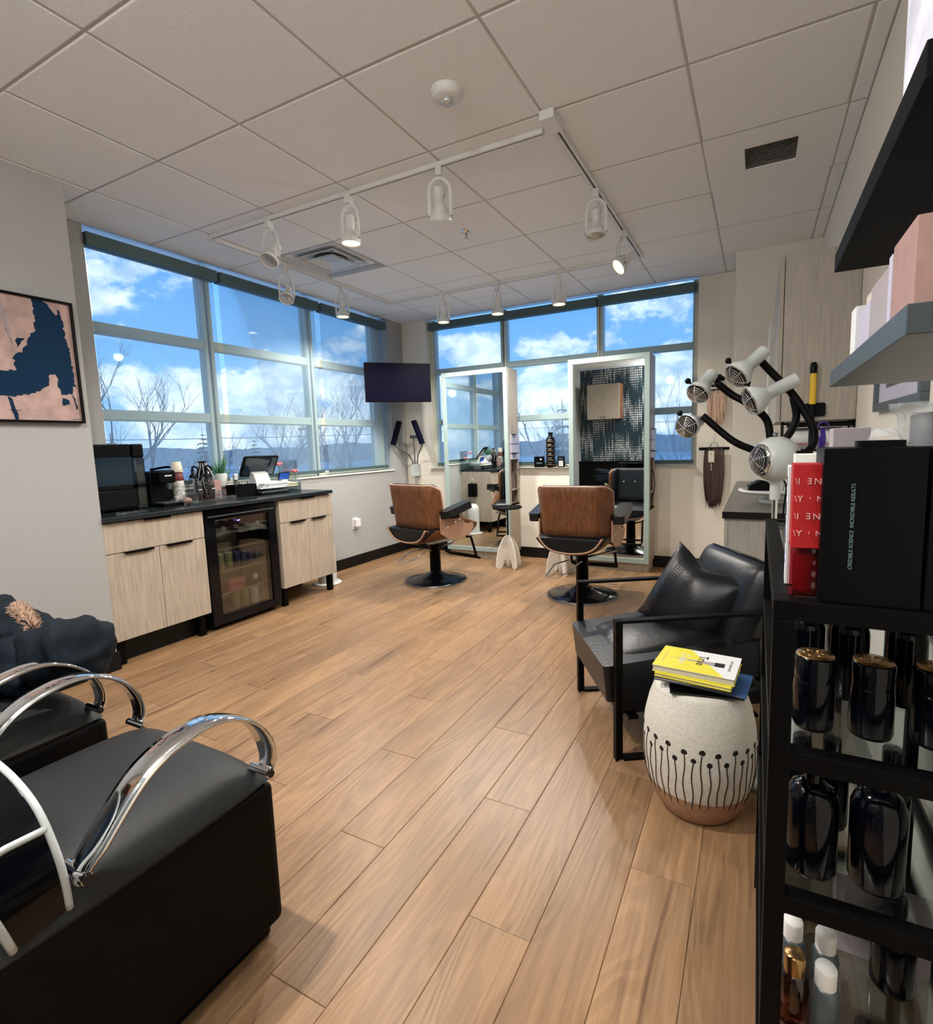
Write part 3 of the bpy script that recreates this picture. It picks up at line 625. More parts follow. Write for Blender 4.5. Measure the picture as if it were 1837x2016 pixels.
def spot(x, y, lit, yawd, tilt, label, roty=0.0):
    # yoke hangs below the rail; the lamp pivots in it. yawd: yoke plane, tilt: degrees away from straight down, roty: aim heading
    t = thing('track_spotlight', label, 'spotlight', (x, y, CZ-.022), radians(yawd), 'white spotlights on the ceiling track')
    B((-.016, -.024, -.045), (.016, .024, 0)).build('adapter', 'white', t, bevel=.003)
    w = .056
    pts = [(w, 0, -.235), (w, 0, -.12), (w*.9, 0, -.085), (w*.55, 0, -.062), (.012, 0, -.052), (-.012, 0, -.052), (-w*.55, 0, -.062), (-w*.9, 0, -.085), (-w, 0, -.12), (-w, 0, -.235)]
    MB().tube(pts, .01, flat=(.016, .006), up=(0, 1, 0)).build('yoke', 'white', t, bevel=.001)
    H = TR(0, 0, -.215) @ Matrix.Rotation(radians(tilt), 4, 'X')
    hd = MB().lathe([(.0001, .115), (.024, .113), (.026, .10), (.026, .04), (.022, .036), (.026, .03), (.046, -.012), (.056, -.02), (.058, -.045), (.054, -.047), (.050, -.03)], 28, T=H, cap=False).build('lamp_housing', 'white', t)
    ml = MB().lathe([(.0001, -.036), (.03, -.037), (.0505, -.033)][::-1], 28, T=H, cap=False).build('lamp_lens', 'lens' if lit else 'lensoff', t)
    MB().cyl(H @ Vector((.052, 0, -.02)), H @ Vector((.066, 0, -.02)), .006, n=10).cyl(H @ Vector((-.052, 0, -.02)), H @ Vector((-.066, 0, -.02)), .006, n=10).build('pivot_screw', 'steel', t)
    tp = H @ Vector((0, 0, .112)); cb = [(0, .01, -.045), (.018, .02, -.075), (.03, .03, -.10), tuple(Vector((.02, .04, (tp.z-.02))) ), tuple(tp)]
    MB().tube(cb, .0035, 6).build('cable', 'lightgrey', t)
    if lit:
        ld = bpy.data.lights.new('spot_beam', 'SPOT'); lo_ = bpy.data.objects.new('spot_beam', ld); C.objects.link(lo_); lo_.parent = t
        ld.energy = SPOT_W; ld.color = (1.0, .93, .84); ld.spot_size = radians(158 if tilt < 30 else 105); ld.spot_blend = .55; ld.shadow_soft_size = .035
        lo_.matrix_local = H @ TR(0, 0, -.05)
    return t
spot(.551, TY0, False, 10, -38, 'unlit white track spotlight on the near rail, leftmost there, tilted towards the left')
spot(1.204, TY0, True, 5, 0, 'lit white track spotlight on the near rail, pointing straight down')
spot(1.815, TY0, False, 25, 22, 'unlit white track spotlight on the near rail, third from the left')
spot(TX1, 1.989, False, 10, -8, 'unlit white track spotlight on the right rail beside the smoke detector side')
spot(TX1, 2.669, True, 130, 52, 'lit white track spotlight on the right rail aimed out towards the camera')
spot(TX0, 1.973, False, 30, -35, 'unlit white track spotlight hanging in front of the left window cassette')
spot(TX0, 2.598, True, 25, 0, 'lit white track spotlight on the counter side rail, farther one')
spot(.604, TY1, True, 20, 0, 'lit white track spotlight on the back rail, leftmost there')
spot(1.185, TY1, True, 75, 0, 'lit white track spotlight in the middle of the back rail')
spot(1.777, TY1, True, 20, 0, 'lit white track spotlight on the back rail, rightmost there')
# recessed downlights behind and beside the photographer
def downlight(x, y, label, watt, size=100):
    t = thing('downlight', label, 'ceiling light', (x, y, CZ), 0, 'round recessed downlights')
    MB().lathe([(.075, 0), (.073, -.004), (.055, -.003), (.052, 0)], 28, cap=False).build('trim_ring', 'white', t)
    MB().lathe([(.0001, -.0005), (.053, -.0005)], 24, cap=False).build('lens', 'lens', t)
    ld = bpy.data.lights.new('beam', 'SPOT'); o = bpy.data.objects.new('beam', ld); C.objects.link(o); o.parent = t; o.location = (0, 0, -.01)
    ld.energy = watt; ld.color = (1.0, .94, .88); ld.spot_size = radians(size); ld.spot_blend = .7; ld.shadow_soft_size = .035
downlight(1.93, -.58, 'round recessed downlight over the nearer shampoo chair', DOWN_W*3.6, 160)
def globe(x, y, label):  # added fill lamp out of view, there to brighten the ceiling
    t = thing('fill_globe', label, 'ceiling light', (x, y, CZ), 0, 'added opal globe fill lights')
    MB().lathe([(.06, 0), (.06, -.02), (.012, -.03), (.010, -.16), (.03, -.17), (.03, -.185)], 24, cap=False).build('stem', 'white', t)
    MB().ball((0, 0, -.27), .09, 28, 18).build('fill_globe_shell', mat('fill_globe_glass', (.9, .88, .84), .4, emit=((1.0, .92, .82), 6), alpha=.35), t)
    ld = bpy.data.lights.new('fill_light', 'POINT'); o = bpy.data.objects.new('fill_light', ld); C.objects.link(o); o.parent = t; o.location = (0, 0, -.27)
    ld.energy = FILL_W; ld.color = (1.0, .95, .89); ld.shadow_soft_size = .06
globe(2.75, -1.55, 'added opal globe fill light behind the photographer near the right wall')
globe(1.72, -1.62, 'added opal globe fill light behind the nearer wash bowl')
# ================================================================== television and wall lamp in the far corner
t = thing('television', 'black flat television mounted across the far corner between the windows', 'television', (-.155, 3.54, 1.955), radians(45))
w, h = .355, .207
B((-w, -.02, -h), (w, .018, h)).build('casing', 'black', t, bevel=.004)
B((-w+.008, -.0215, -h+.014), (w-.008, -.02, h-.008)).build('screen', 'screen', t)
MB().box((-.12, .018, -.08), (.12, .03, .08)).box((-.03, .03, -.03), (.03, .33, .03)).box((-.06, .32, -.1), (.06, .335, .1)).build('wall_bracket', 'blackm', t)
t = thing('hair_processor', 'wall mounted hair processor with two dark tubes on grey gooseneck arms under the television', 'hair processor', (-.352, 4.07, .980), radians(14)); t.scale = (.93, 1, .95)
B((-.05, -.03, -.075), (.05, .06, .075)).build('housing', 'lightgrey', t, bevel=.006)
for s in (-1, 1):
    MB().tube([(s*.03, -.01, .07), (s*.035, -.01, .12), (s*.06, -.04, .19), (s*.12, -.11, .25), (s*.17, -.18, .30), (s*.19, -.21, .335)], .0085, 8).build('gooseneck_arm', 'dgrey', t)
    q0 = Vector((s*.195, -.215, .33)); q1 = Vector((s*.095, -.215, .61)); d = q1-q0
    Q = TR(*q0) @ d.to_track_quat('Z', 'Y').to_matrix().to_4x4()
    MB().prism(rrect(.085, .055, .02), 0, d.length, T=Q).build('heater_tube', 'screen', t, bevel=.006)
MB().tube([(0, -.01, .07), (.0, -.012, .2), (.0, -.014, .30), (-.005, -.015, .40)], .0085, 8).build('centre_arm', 'dgrey', t)
B((-.05, -.03, .40), (.05, .0, .44)).build('clamp', 'dgrey', t, bevel=.006)
MB().tube([(0, .02, -.07), (.01, .02, -.12), (-.005, .025, -.16), (.01, .03, -.20)], .004, 6).build('power_cord', 'lightgrey', t)
B((-.02, .02, -.235), (.03, .05, -.19)).build('plug', 'dgrey', t)
# outlet with plugged adapter
t = thing('wall_outlet', 'white wall outlet with a plugged-in adapter under the left window', 'outlet', (XL, 3.135, .46))
B((0, -.04, -.06), (.007, .04, .06)).build('cover_plate', 'plug', t, bevel=.002)
B((.007, -.03, -.035), (.05, .045, .05)).build('adapter', 'plug', t, bevel=.006)
# ================================================================== mirror stations
def station(x0, x1, yf, label):
    H = 2.055; W_ = x1-x0; D = YB-.016-yf
    t = thing('mirror_station', label, 'mirror station', ((x0+x1)/2, yf, 0), 0, 'tall mirror stations against the back window'); w = W_/2
    MB().box((-w+.02, .03, 0), (w-.012, D, .085)).build('plinth', 'oak', t)
    b = MB(); b.box((-w, .022, .085), (-w+.018, D, H)); b.box((-w, .022, H-.018), (w, D, H)); b.box((-w+.018, .022, .085), (w, D, .103)); b.box((-w+.018, D-.012, .103), (w-.018, D, H-.018)); b.box((-w+.018, .022, .103), (w-.03, .034, H-.018))
    # right flank: solid above, open shelves below
    b.box((w-.018, .034, 1.50-.28), (w, D, H-.018)); b.box((w-.03, .022, .103), (w, .06, 1.22)); b.box((w-.018, D-.03, .103), (w, D, 1.22)); b.box((w-.018, .06, .103), (w, D-.03, .62))
    b.build('carcass', 'oak', t, bevel=.001)
    MB().box((-w+.02, .034, .76), (w, D-.012, .775)).build('side_shelf', 'oak', t); MB().box((-w+.02, .034, .60), (w, D-.012, .62)).build('side_shelf', 'oak', t)
    for (z0, z1) in ((1.155, 1.215), (1.225, 1.315), (1.325, 1.42)):
        d = MB().box((w-.004, .045, z0-.06), (w+.016, D-.01, z1-.06)).build('side_drawer', 'lilac', t, bevel=.001)
        if z0 != 1.225: MB().box((w+.004, .06, z1-.062), (w+.04, .15, z1-.055)).build('drawer_pull', 'blackm', d)
    fr = .047
    b = MB(); b.box((-w, 0, .085), (-w+fr, .022, H)); b.box((w-fr, 0, .085), (w, .022, H)); b.box((-w+fr, 0, .085), (w-fr, .022, .085+fr)); b.box((-w+fr, 0, H-fr), (w-fr, .022, H)); b.build('light_frame', 'frost', t, bevel=.002)
    b = MB(); b.box((-w+fr, .010, .085+fr), (w-fr, .020, H-fr)); b.build('mirror', 'mirror', t)
    MB().tube([(w+.006, .10, .98), (w+.03, .09, .93), (w+.035, .10, .85), (w+.02, .13, .76), (w+.005, .15, .70)], .004, 6).build('cord', 'blackm', t)
    return t
station(.193, .992, 3.862, 'tall framed mirror station on the left with three pale side drawers')
station(1.665, 2.442, 3.838, 'tall framed mirror station on the right, nearer the hanging hair')
# ================================================================== styling chairs
def shell(w, zc, zh, yb, th, edge, bend, m, t, name, lean=0.0):
    pass
def styling_chair(loc, rz, label):
    t = thing('styling_chair', label, 'salon chair', loc, rz, 'walnut styling chairs facing the mirrors')
    # pedestal
    MB().lathe([(.0001, .006), (.29, .006), (.292, .016), (.27, .024), (.19, .036), (.10, .062), (.058, .085), (.05, .098)], 48, cap=False).build('base_plate', 'bgloss', t)
    MB().lathe([(.292, 0), (.294, .010), (.288, .018)], 48).build('base_rim', 'steel', t)
    MB().lathe([(.048, .09), (.052, .10), (.05, .36), (.06, .365), (.06, .40)], 28).build('pump_column', 'black', t)
    # back shell (faces -y on its outside); local +y is the way the sitter looks
    W2 = .295
    def outer(u, v, off=0.0, z0=.545, z1=.925):
        a = (u-.5)*2; s = abs(a)
        # rounded plan: flat middle, side wings coming forward
        x = math.copysign(min(1, s)**.92*W2*(1+.03*v), a); yy = -.30+(.020+.34*max(0, s-.62)**1.6*1.9)-.055*v
        n_ = Vector((-(1.4*max(0, s-.62)**.6)*math.copysign(1, a) if s > .62 else 0, 1, 0)).normalized()
        z = z0+(z1-z0)*v
        top = .045*max(0, (s-.80)/.20)**2*(1 if v > .7 else 0)*((v-.7)/.3 if v > .7 else 0)
        return (x+n_.x*off, yy+n_.y*off, z-top)
    def slab(fn, o0, o1, nu, nv, b):
        A = [[fn(i/(nu-1), j/(nv-1), o0) for j in range(nv)] for i in range(nu)]; Bq = [[fn(i/(nu-1), j/(nv-1), o1) for j in range(nv)] for i in range(nu)]
        vs_ = [p_ for r__ in A for p_ in r__]+[p_ for r__ in Bq for p_ in r__]; K = nu*nv; fs = []
        for i in range(nu-1):
            for j in range(nv-1):
                q = i*nv+j; fs.append((q, q+nv, q+nv+1, q+1)); q += K; fs.append((q+1, q+nv+1, q+nv, q))
        rim = [i*nv for i in range(nu)]+[(nu-1)*nv+j for j in range(1, nv)]+[i*nv+nv-1 for i in range(nu-2, -1, -1)]+[j for j in range(nv-2, 0, -1)]
        for k in range(len(rim)): a_, c_ = rim[k], rim[(k+1) % len(rim)]; fs.append((a_, a_+K, c_+K, c_))
        return b.add(vs_, fs, True)
    o = slab(outer, 0, .014, 25, 7, MB()).build('back_shell', 'walnut', t, bevel=.0015, seg=1)
    # pale plywood edge line along the top and side of the shell
    rim = [outer(k/24, 1, .007) for k in range(25)]+[outer(1, 1-k/6, .007) for k in range(1, 7)]
    MB().tube([(p_[0], p_[1], p_[2]+.001) for p_ in rim], .008, 6).build('shell_edge', 'ply', t)
    slab(lambda u_, v_, o_: outer(u_*.94+.03, v_, o_, .56, .935), .02, .085, 21, 7, MB()).build('back_cushion', 'leather', t, bevel=.02, seg=3)
    for bx_ in (-.13, 0, .13): 
        MB().ball((bx_, -.205, .78), (.012, .006, .012), 10, 6).build('button', 'steel', t)
    # seat shell: a tray curved up at the sides
    def seat(u, v, o_=0):
        a = (u-.5)*2; s = abs(a); y = -.345+.635*v
        wd = .285-.035*(1-min(1, v*4))
        x = math.copysign(s**.85*wd, a); z = .392+.105*s**3.6+.02*s+.012*v+.10*max(0, (.12-v)/.12)**2*.2
        if s > .8: z += .09*max(0, 1-abs(v-.62)/.38)*((s-.8)/.2)
        return (x, y, z+o_)
    slab(seat, 0, .013, 25, 13, MB()).build('seat_shell', 'walnut', t)
    e0 = [seat(k/24, 0, .007) for k in range(25)]
    MB().tube(e0, .0075, 6).build('shell_edge', 'ply', t)
    def cush(u, v, o_):
        a = (u-.5)*2; s = abs(a); y = -.335+.62*v
        x = math.copysign(s**.9*(.272), a); lo_ = .407+.098*s**3.6+.02*s
        hi = .545+.010*sin(pi*v)-.008*max(0, (s-.8)/.2)**2-.03*max(0, (v-.88)/.12)**2-.012*max(0, (.1-v)/.1)
        return (x, y, lo_ if o_ == 0 else hi)
    slab(cush, 0, 1, 21, 13, MB()).build('seat_cushion', 'leather', t, bevel=.022, seg=3)
    # arms: bent plywood bracket rising from the shell, padded arm rest
    for s in (-1, 1):
        br = MB(); prof = [(-.20, .50), (-.20, .66), (-.10, .69), (.02, .68), (.07, .655), (.085, .60), (.10, .565), (.17, .545), (.215, .55), (.225, .51), (.17, .45), (.05, .43), (-.1, .44)]
        Tm = Matrix(((0, 0, s, s*.286), (1, 0, 0, 0), (0, 1, 0, 0), (0, 0, 0, 1)))
        br.prism([(a_, b_) for a_, b_ in prof], 0, .013, T=Tm)
        br.build('arm_bracket', 'ply', t, bevel=.004)
        for (yy, zz) in ((-.15, .545), (-.12, .55), (-.02, .585), (.035, .60)):
            MB().cyl((s*.298, yy, zz), (s*.304, yy, zz), .011, n=12).build('bolt', 'chrome', t)
        pad = MB(); T2 = TR(s*.335, -.04, .70) @ Matrix.Rotation(radians(12), 4, 'X')
        pad.prism(rrect(.10, .34, .03), -.03, .035, T=T2)
        pad.build('arm_pad', 'leather', t, bevel=.018, seg=3)
        MB().box((-.012, -.05, -.03), (.012, .05, .04), T=TR(s*.305, -.03, .65)).build('arm_support', 'black', t, bevel=.004)
    # foot rest
    MB().tube([(-.19, .24, .40), (-.19, .30, .39), (-.20, .36, .19), (-.20, .41, .165), (.20, .41, .165), (.20, .36, .19), (.19, .30, .39), (.19, .24, .40)], .012, 8).tube([(-.20, .34, .20), (.20, .34, .20)], .010, 8).build('foot_rest', 'blackm', t)
    MB().tube([(.03, -.05, .30), (.02, -.12, .31), (-.05, -.20, .24), (-.14, -.28, .20), (-.23, -.25, .20), (-.19, -.14, .28), (-.10, -.04, .30)], .006, 8).build('pump_lever', 'chrome', t)
    MB().tube([(-.05, 0, .33), (-.30, 0, .395)], .009, 8).tube([(.05, 0, .33), (.28, 0, .395)], .009, 8).tube([(0, .03, .36), (0, .26, .395)], .012, 8).box((-.10, -.12, .375), (.10, .12, .40)).build('seat_carrier', 'steel', t)
    return t
chL = styling_chair((.655, 2.895, 0), radians(-13), 'walnut shell styling chair with black cushions facing the left mirror')
chR = dup(chL, (2.075, 2.92, 0), radians(1), 'walnut shell styling chair with black cushions facing the right mirror')
# ================================================================== white finned side tables with black disc tops
def fin_table(loc, rz, label):
    t = thing('side_table', label, 'side table', loc, rz, 'white finned side tables')
    prof = [(0, .335), (.035, .325), (.075, .28), (.115, .20), (.14, .10), (.150, .02), (.14, .0), (.10, .0), (.075, .02), (.06, .075), (.045, .09), (.03, .07), (.012, .02), (0, .0)]
    for k in range(4):
        Tm = Matrix.Rotation(radians(45+90*k), 4, 'Z') @ Matrix(((1, 0, 0, 0), (0, 0, 1, -.009), (0, 1, 0, 0), (0, 0, 0, 1)))
        MB().prism(prof, 0, .018, T=Tm).build('fin', 'white2', t, bevel=.003)
    MB().cyl((0, 0, .30), (0, 0, .61), .009, n=12).build('pole', 'blackm', t)
    MB().lathe([(.0001, .61), (.14, .61), (.15, .614), (.152, .628), (.146, .626), (.144, .618), (.0001, .618)], 36, cap=False).build('disc_top', 'blackm', t)
    return t
f1 = fin_table((1.075, 3.62, 0), radians(12), 'white finned side table with black disc top beside the left mirror station')
dup(f1, (1.665, 3.55, 0), radians(-5), 'white finned side table half hidden behind the right styling chair')
# ================================================================== things on the back sill
t = thing('display_card', 'square black display card standing on the back sill beside the stacked bottle', 'display card', (1.235, 4.125, SILL))
B((-.058, -.008, 0), (.058, .008, .118)).build('card', 'black', t, bevel=.001)
MB().prism([(-.008, 0), (.008, 0), (.012, .008), (0, .018), (-.012, .008)], 0, .001, T=TR(.02, -.008, .08) @ RX).build('logo', 'txtw', t)
for (zz, ww) in ((.05, .028), (.04, .036)): B((-ww, -.0088, zz), (ww, -.008, zz+.003)).build('printed_line', 'txtg', t)
t = thing('stacked_bottle', 'tall black ribbed bottle with gold collars on the back sill', 'bottle', (1.365, 4.130, SILL)); t.scale = (.88, .88, .94)
pr_ = [(.0001, 0), (.052, 0)]
for k in range(6): z = .01+k*.052; pr_ += [(.056, z), (.060, z+.022), (.056, z+.044), (.047, z+.050)]
pr_ += [(.050, .325), (.045, .34), (.027, .345), (.025, .375), (.03, .378), (.03, .395), (.0001, .396)]
MB().lathe(pr_, 28, cap=False).build('body', 'bgloss', t)
for k in range(6): MB().lathe([(.0605, .028+k*.052), (.0615, .031+k*.052), (.0605, .034+k*.052)], 28, cap=False).build('collar', 'gold', t)
t = thing('card_reader', 'small black counter device with a pale screen on the back sill', 'card reader', (1.485, 4.125, SILL))
B((-.036, -.014, 0), (.036, .014, .118)).build('body', 'black', t, bevel=.005)
B((-.024, -.0155, .012), (.024, -.014, .07)).build('screen', 'lightgrey', t); B((-.02, -.0155, .088), (.02, -.014, .095)).build('printed_line', 'txtg', t)
t = thing('cord_loop', 'loose white cord lying on the back sill next to the small black device', 'cord', (1.555, 4.13, SILL))
MB().tube([(-.03, .02, .015), (-.01, 0, .03), (.015, -.01, .022), (.03, -.015, .004), (.04, -.03, -.06)], .004, 6).build('cable', 'white', t)
# ================================================================== counter wall: cabinets, worktop, drinks fridge
CT = .905       # worktop height
def cabinet(y0, y1, yl0, yl1, label, leg_ends):
    x0, x1 = XL+.002, -.052; t = thing('base_cabinet', label, 'cabinet', ((x0+x1)/2, (y0+y1)/2, 0), 0, 'pale oak base cabinets'); cx, cy = (x0+x1)/2, (y0+y1)/2
    Tm = TR(-cx, -cy, 0)
    b = MB(); b.box((x0, y0, .155), (x1, y0+.018, .875), T=Tm); b.box((x0, y1-.018, .155), (x1, y1, .875), T=Tm); b.box((x0, y0+.018, .155), (x1, y1-.018, .173), T=Tm); b.box((x0, y0+.018, .173), (x0+.01, y1-.018, .875), T=Tm); b.box((x0+.01, y0+.018, .67), (x1, y1-.018, .685), T=Tm)
    b.build('carcass', 'oak', t, bevel=.001)
    f0, f1 = x1+.001, x1+.021
    d = MB().box((f0, y0, .688), (f1, y1, .868), T=Tm).build('drawer', 'oak', t, bevel=.0015)
    ym = (y0+y1)/2; w = .078 if y1-y0 < .6 else .085
    def pull(par, c, z): MB().box((f0, c-w, z-.001), (f1+.018, c+w, z+.0022), T=Tm).box((f1+.016, c-w, z-.010), (f1+.018, c+w, z), T=Tm).build('edge_pull', 'blackm', par)
    pull(d, ym, .870)
    for (a, b_) in ((y0, ym-.0015), (ym+.0015, y1)):
        q = MB().box((f0, a, .155), (f1, b_, .683), T=Tm).build('door', 'oak', t, bevel=.0015); pull(q, (a+b_)/2+(.03 if a == y0 else -.03), .685)
    for yy in leg_ends: MB().box((x1-.055, yy-.02, 0), (x1-.012, yy+.02, .155), T=Tm).build('leg', 'blackm', t)
    for yy in leg_ends[::max(1, len(leg_ends)-1)]: MB().box((x0+.02, yy-.02, 0), (x0+.06, yy+.02, .155), T=Tm).build('leg', 'blackm', t)
    return t
cabinet(.482, 1.098, 0, 0, 'wide pale oak base cabinet left of the drinks fridge', (.53, 1.05))
cabinet(1.735, 2.312, 0, 0, 'pale oak base cabinet on black legs right of the drinks fridge', (1.77, 2.28))
MB().box((-.14, .482, 0), (-.13, 1.10, .15)).build('plinth_panel', 'base')
tag(C.objects['plinth_panel'], 'black recessed plinth board under the wide oak cabinet', 'plinth')
tag(MB().box((XL+.001, .479, .877), (.0, 2.30, CT)).build('worktop', 'worktop', bevel=.002), 'dark slate worktop running over the cabinets and fridge', 'worktop')
# fridge
FX = -.045; fy0, fy1 = 1.118, 1.712
t = thing('drinks_fridge', 'black glass-door drinks fridge between the two oak cabinets', 'fridge', (-.28, (fy0+fy1)/2, 0)); Tm = TR(.28, -(fy0+fy1)/2, 0)
b = MB(); b.box((XL+.01, fy0, .02), (FX-.045, fy0+.03, .862), T=Tm); b.box((XL+.01, fy1-.03, .02), (FX-.045, fy1, .862), T=Tm); b.box((XL+.01, fy0+.03, .02), (FX-.045, fy1-.03, .075), T=Tm); b.box((XL+.01, fy0+.03, .83), (FX-.045, fy1-.03, .862), T=Tm); b.box((XL+.01, fy0+.03, .075), (XL+.02, fy1-.03, .83), T=Tm); b.build('cabinet_body', 'black', t, bevel=.002)
for yy in (fy0+.05, fy1-.05): MB().cyl((FX-.08, yy, 0), (FX-.08, yy, .025), .018, n=12, T=Tm).build('foot', 'blackm', t)
fd = MB(); D0, D1 = FX-.042, FX
fd.box((D0, fy0, .04), (D1, fy0+.078, .862), T=Tm); fd.box((D0, fy1-.07, .04), (D1, fy1, .862), T=Tm); fd.box((D0, fy0+.078, .04), (D1, fy1-.07, .095), T=Tm); fd.box((D0, fy0+.078, .79), (D1, fy1-.07, .862), T=Tm)
fdo = fd.build('door', 'bgloss', t, bevel=.003); fr_ = t; fr_.matrix_world = TR(-.28, (fy0+fy1)/2, 0)
MB().box((D0+.01, fy0+.078, .095), (D1-.012, fy1-.07, .79), T=Tm).build('door_glass', 'fridgeglass', fdo)
MB().box((D1, fy0+.02, .815), (D1+.012, fy1-.02, .822), T=Tm).build('door_rail', 'dgrey', fdo)
MB().box((D1-.011, 1.375, .762), (D1-.0095, 1.40, .768), T=Tm).build('display', 'led', fdo)
for zz in (.235, .40, .56, .68):
    b = MB(); b.box((XL+.03, fy0+.03, zz-.004), (D0-.02, fy1-.03, zz), T=Tm); b.build('shelf', 'clear', t)
    MB().box((D0-.025, fy0+.03, zz-.008), (D0-.018, fy1-.03, zz+.008), T=Tm).build('shelf_front', 'steel', t)
MB().box((XL+.022, fy0+.032, .08), (XL+.026, fy1-.032, .82), T=Tm).build('liner', 'cream', t)
def can(x, y, z, m, r, h, label, group):
    t = thing('drink_can', label, 'can', (x, y, z), 0, group)
    MB().lathe([(.0001, 0), (r*.8, 0), (r, .008), (r, h-.012), (r*.8, h-.001), (r*.78, h-.003)], 18, cap=False).build('can_body', m, t)
    MB().lathe([(r*.78, h-.003), (.0001, h-.003)], 18, cap=False).build('lid', 'steel', t)
    return t
for i, y in enumerate((1.215, 1.285, 1.355)): can(-.16, y, .401, ('cang', 'pear', 'pear')[i], .028, .13, ('green drink can at the left of the fridge middle shelf', 'gold drink can second on the fridge middle shelf', 'gold drink can third on the fridge middle shelf')[i], 'cans on the middle fridge shelf')
for i, y in enumerate((1.43, 1.49, 1.55, 1.61)): can(-.17, y, .401, 'canp', .027, .115, ('first', 'second', 'third', 'last')[i]+' dark violet drink can right of the gold ones on the fridge middle shelf', 'dark violet cans on the fridge middle shelf')
for i, y in enumerate((1.385, 1.465, 1.55)): can(-.16, y, .085, ('pear', 'pear', 'cream')[i], .031, .145, ('pale can at the left of the fridge bottom', 'tall pear green can in the middle of the fridge bottom', 'slim cream can at the right of the fridge bottom')[i], 'cans at the fridge bottom')
for i, (y, s) in enumerate(((1.21, 'at the left end of'), (1.30, 'second from left on'), (1.40, 'third from left on'), (1.50, 'fourth from left on'), (1.59, 'at the right end of'))):
    t = thing('wine_bottle', 'dark glass bottle lying '+s+' the top fridge shelf', 'bottle', (-.30, y, .715), 0, 'bottles lying on the top fridge shelf')
    MB().lathe([(.0001, 0), (.034, 0), (.036, .01), (.036, .12), (.014, .155), (.014, .19)], 18, T=Matrix.Rotation(pi/2, 4, 'Y'), cap=False).build('bottle_body', 'bgloss', t); MB().cyl((.185, 0, 0), (.20, 0, 0), .016, n=12).build('bottle_cap', 'steel', t)
for i, (y, z, s) in enumerate(((1.30, .236, 'lower'), (1.31, .278, 'upper'))):
    t = tag(B((-.20, y, z), (-.10, y+.13, z+.040)).build('drink_carton', 'pinkc', bevel=.003), s+' pink carton of the pair in the fridge', 'carton', 'pink cartons in the fridge')
t = thing('drink_carton', 'white folded card pack standing on the fridge lower shelf', 'carton', (-.15, 1.55, .236)); B((-.02, -.045, 0), (.02, .045, .10)).build('box', 'smoke', t, bevel=.003); MB().ball((.022, 0, .062), (.002, .022, .022), 12, 8).build('printed_emblem', 'txtw', t)
# ---------------- white upright device behind the cabinet end
ld = bpy.data.lights.new('fridge_fill', 'AREA'); lo_ = bpy.data.objects.new('fridge_fill', ld); C.objects.link(lo_); ld.shape = 'RECTANGLE'; ld.size = .04; ld.size_y = .4; ld.energy = .8; ld.color = (1, .95, .8); lo_.location = (-.12, 1.415, .815); lo_.parent = fr_; lo_.matrix_parent_inverse = fr_.matrix_world.inverted()  # added fill light that makes the fridge contents visible
t = thing('air_purifier', 'tall white rounded cylinder appliance standing behind the end of the cabinets', 'appliance', (-.262, 2.435, 0))
MB().lathe([(.0001, 0), (.125, 0), (.13, .008), (.12, .016), (.075, .02)], 32, cap=False).build('base', 'white', t)
MB().lathe([(.085, .018), (.085, .30), (.083, .36), (.07, .40), (.04, .425), (.0001, .432)], 32, cap=False).build('body', 'white', t)
# paper bag hung on cabinet end (seen in the mirror)
t = thing('paper_bag', 'black paper shopping bag hanging on the end of the oak cabinet', 'bag', (-.30, 2.36, .52))
MB().box((-.06, -.03, 0), (.06, .035, .19)).build('bag_body', 'blackm', t, bevel=.002); MB().tube([(-.025, 0, .19), (-.02, 0, .24), (0, 0, .265), (.02, 0, .24), (.025, 0, .19)], .006, 6).build('ribbon_handle', 'cream', t)
# ---------------- things on the worktop, left to right
t = thing('ice_maker', 'large glossy black countertop ice maker next to the picture wall', 'ice maker', (-.385, .70, CT))
B((-.115, -.17, 0), (.07, .14, .43)).build('housing', 'bgloss', t, bevel=.012)
B((.07, -.165, .165), (.078, .13, .345)).build('window', 'tscreen', t, bevel=.002)
B((.07, -.165, .02), (.12, .125, .14)).build('ice_drawer', 'bgloss', t, bevel=.008)
B((.0705, -.15, .40), (.0715, -.135, .406)).build('logo', 'txtw', t)
sd = B((-.10, .145, 0), (.075, .215, .34)).build('side_tank', 'smoke', t, bevel=.010)
B((-.10, .145, .34), (.075, .215, .43)).build('tank_cap', 'black', t, bevel=.010); B((-.08, .15, .005), (.06, .205, .12)).build('tank_filter', 'dgrey', t, bevel=.004)
t = thing('glass_stirrer', 'clear glass stirrer with a rounded end lying in front of the ice maker', 'stirrer', (-.06, .60, CT+.010))
MB().tube([(0, 0, 0), (0, .05, 0), (.0, .16, 0)], [.010, .007, .004], 8).ball((0, -.01, .002), .012, 12, 8).build('rod', 'clear', t)
t = thing('espresso_machine', 'compact black capsule espresso machine beside the ice maker', 'coffee machine', (-.33, 1.025, CT)); t.scale = (1.1, 1.1, 1.13)
B((-.16, -.07, 0), (-.01, .06, .215)).build('body', 'black', t, bevel=.012)
MB().box((-.04, -.055, .14), (.07, .05, .22)).build('brew_head', 'black', t, bevel=.012)
B((-.02, -.06, 0), (.10, .065, .022)).build('drip_tray', 'black', t, bevel=.003); B((-.02, -.05, .022), (.09, .055, .026)).build('tray_grid', 'dgrey', t)
MB().tube([(-.02, -.05, .225), (.03, -.01, .235), (.085, .0, .24), (.095, .0, .235)], .007, 6).build('lever', 'blackm', t); MB().cyl((.075, 0, .105), (.075, 0, .14), .012, .016, 12).build('spout', 'dgrey', t)
MB().box((-.155, .062, .03), (-.05, .10, .20)).build('water_tank', 'smoke', t, bevel=.008); B((.071, -.022, .183), (.072, .022, .190)).build('nameplate', 'txtw', t)
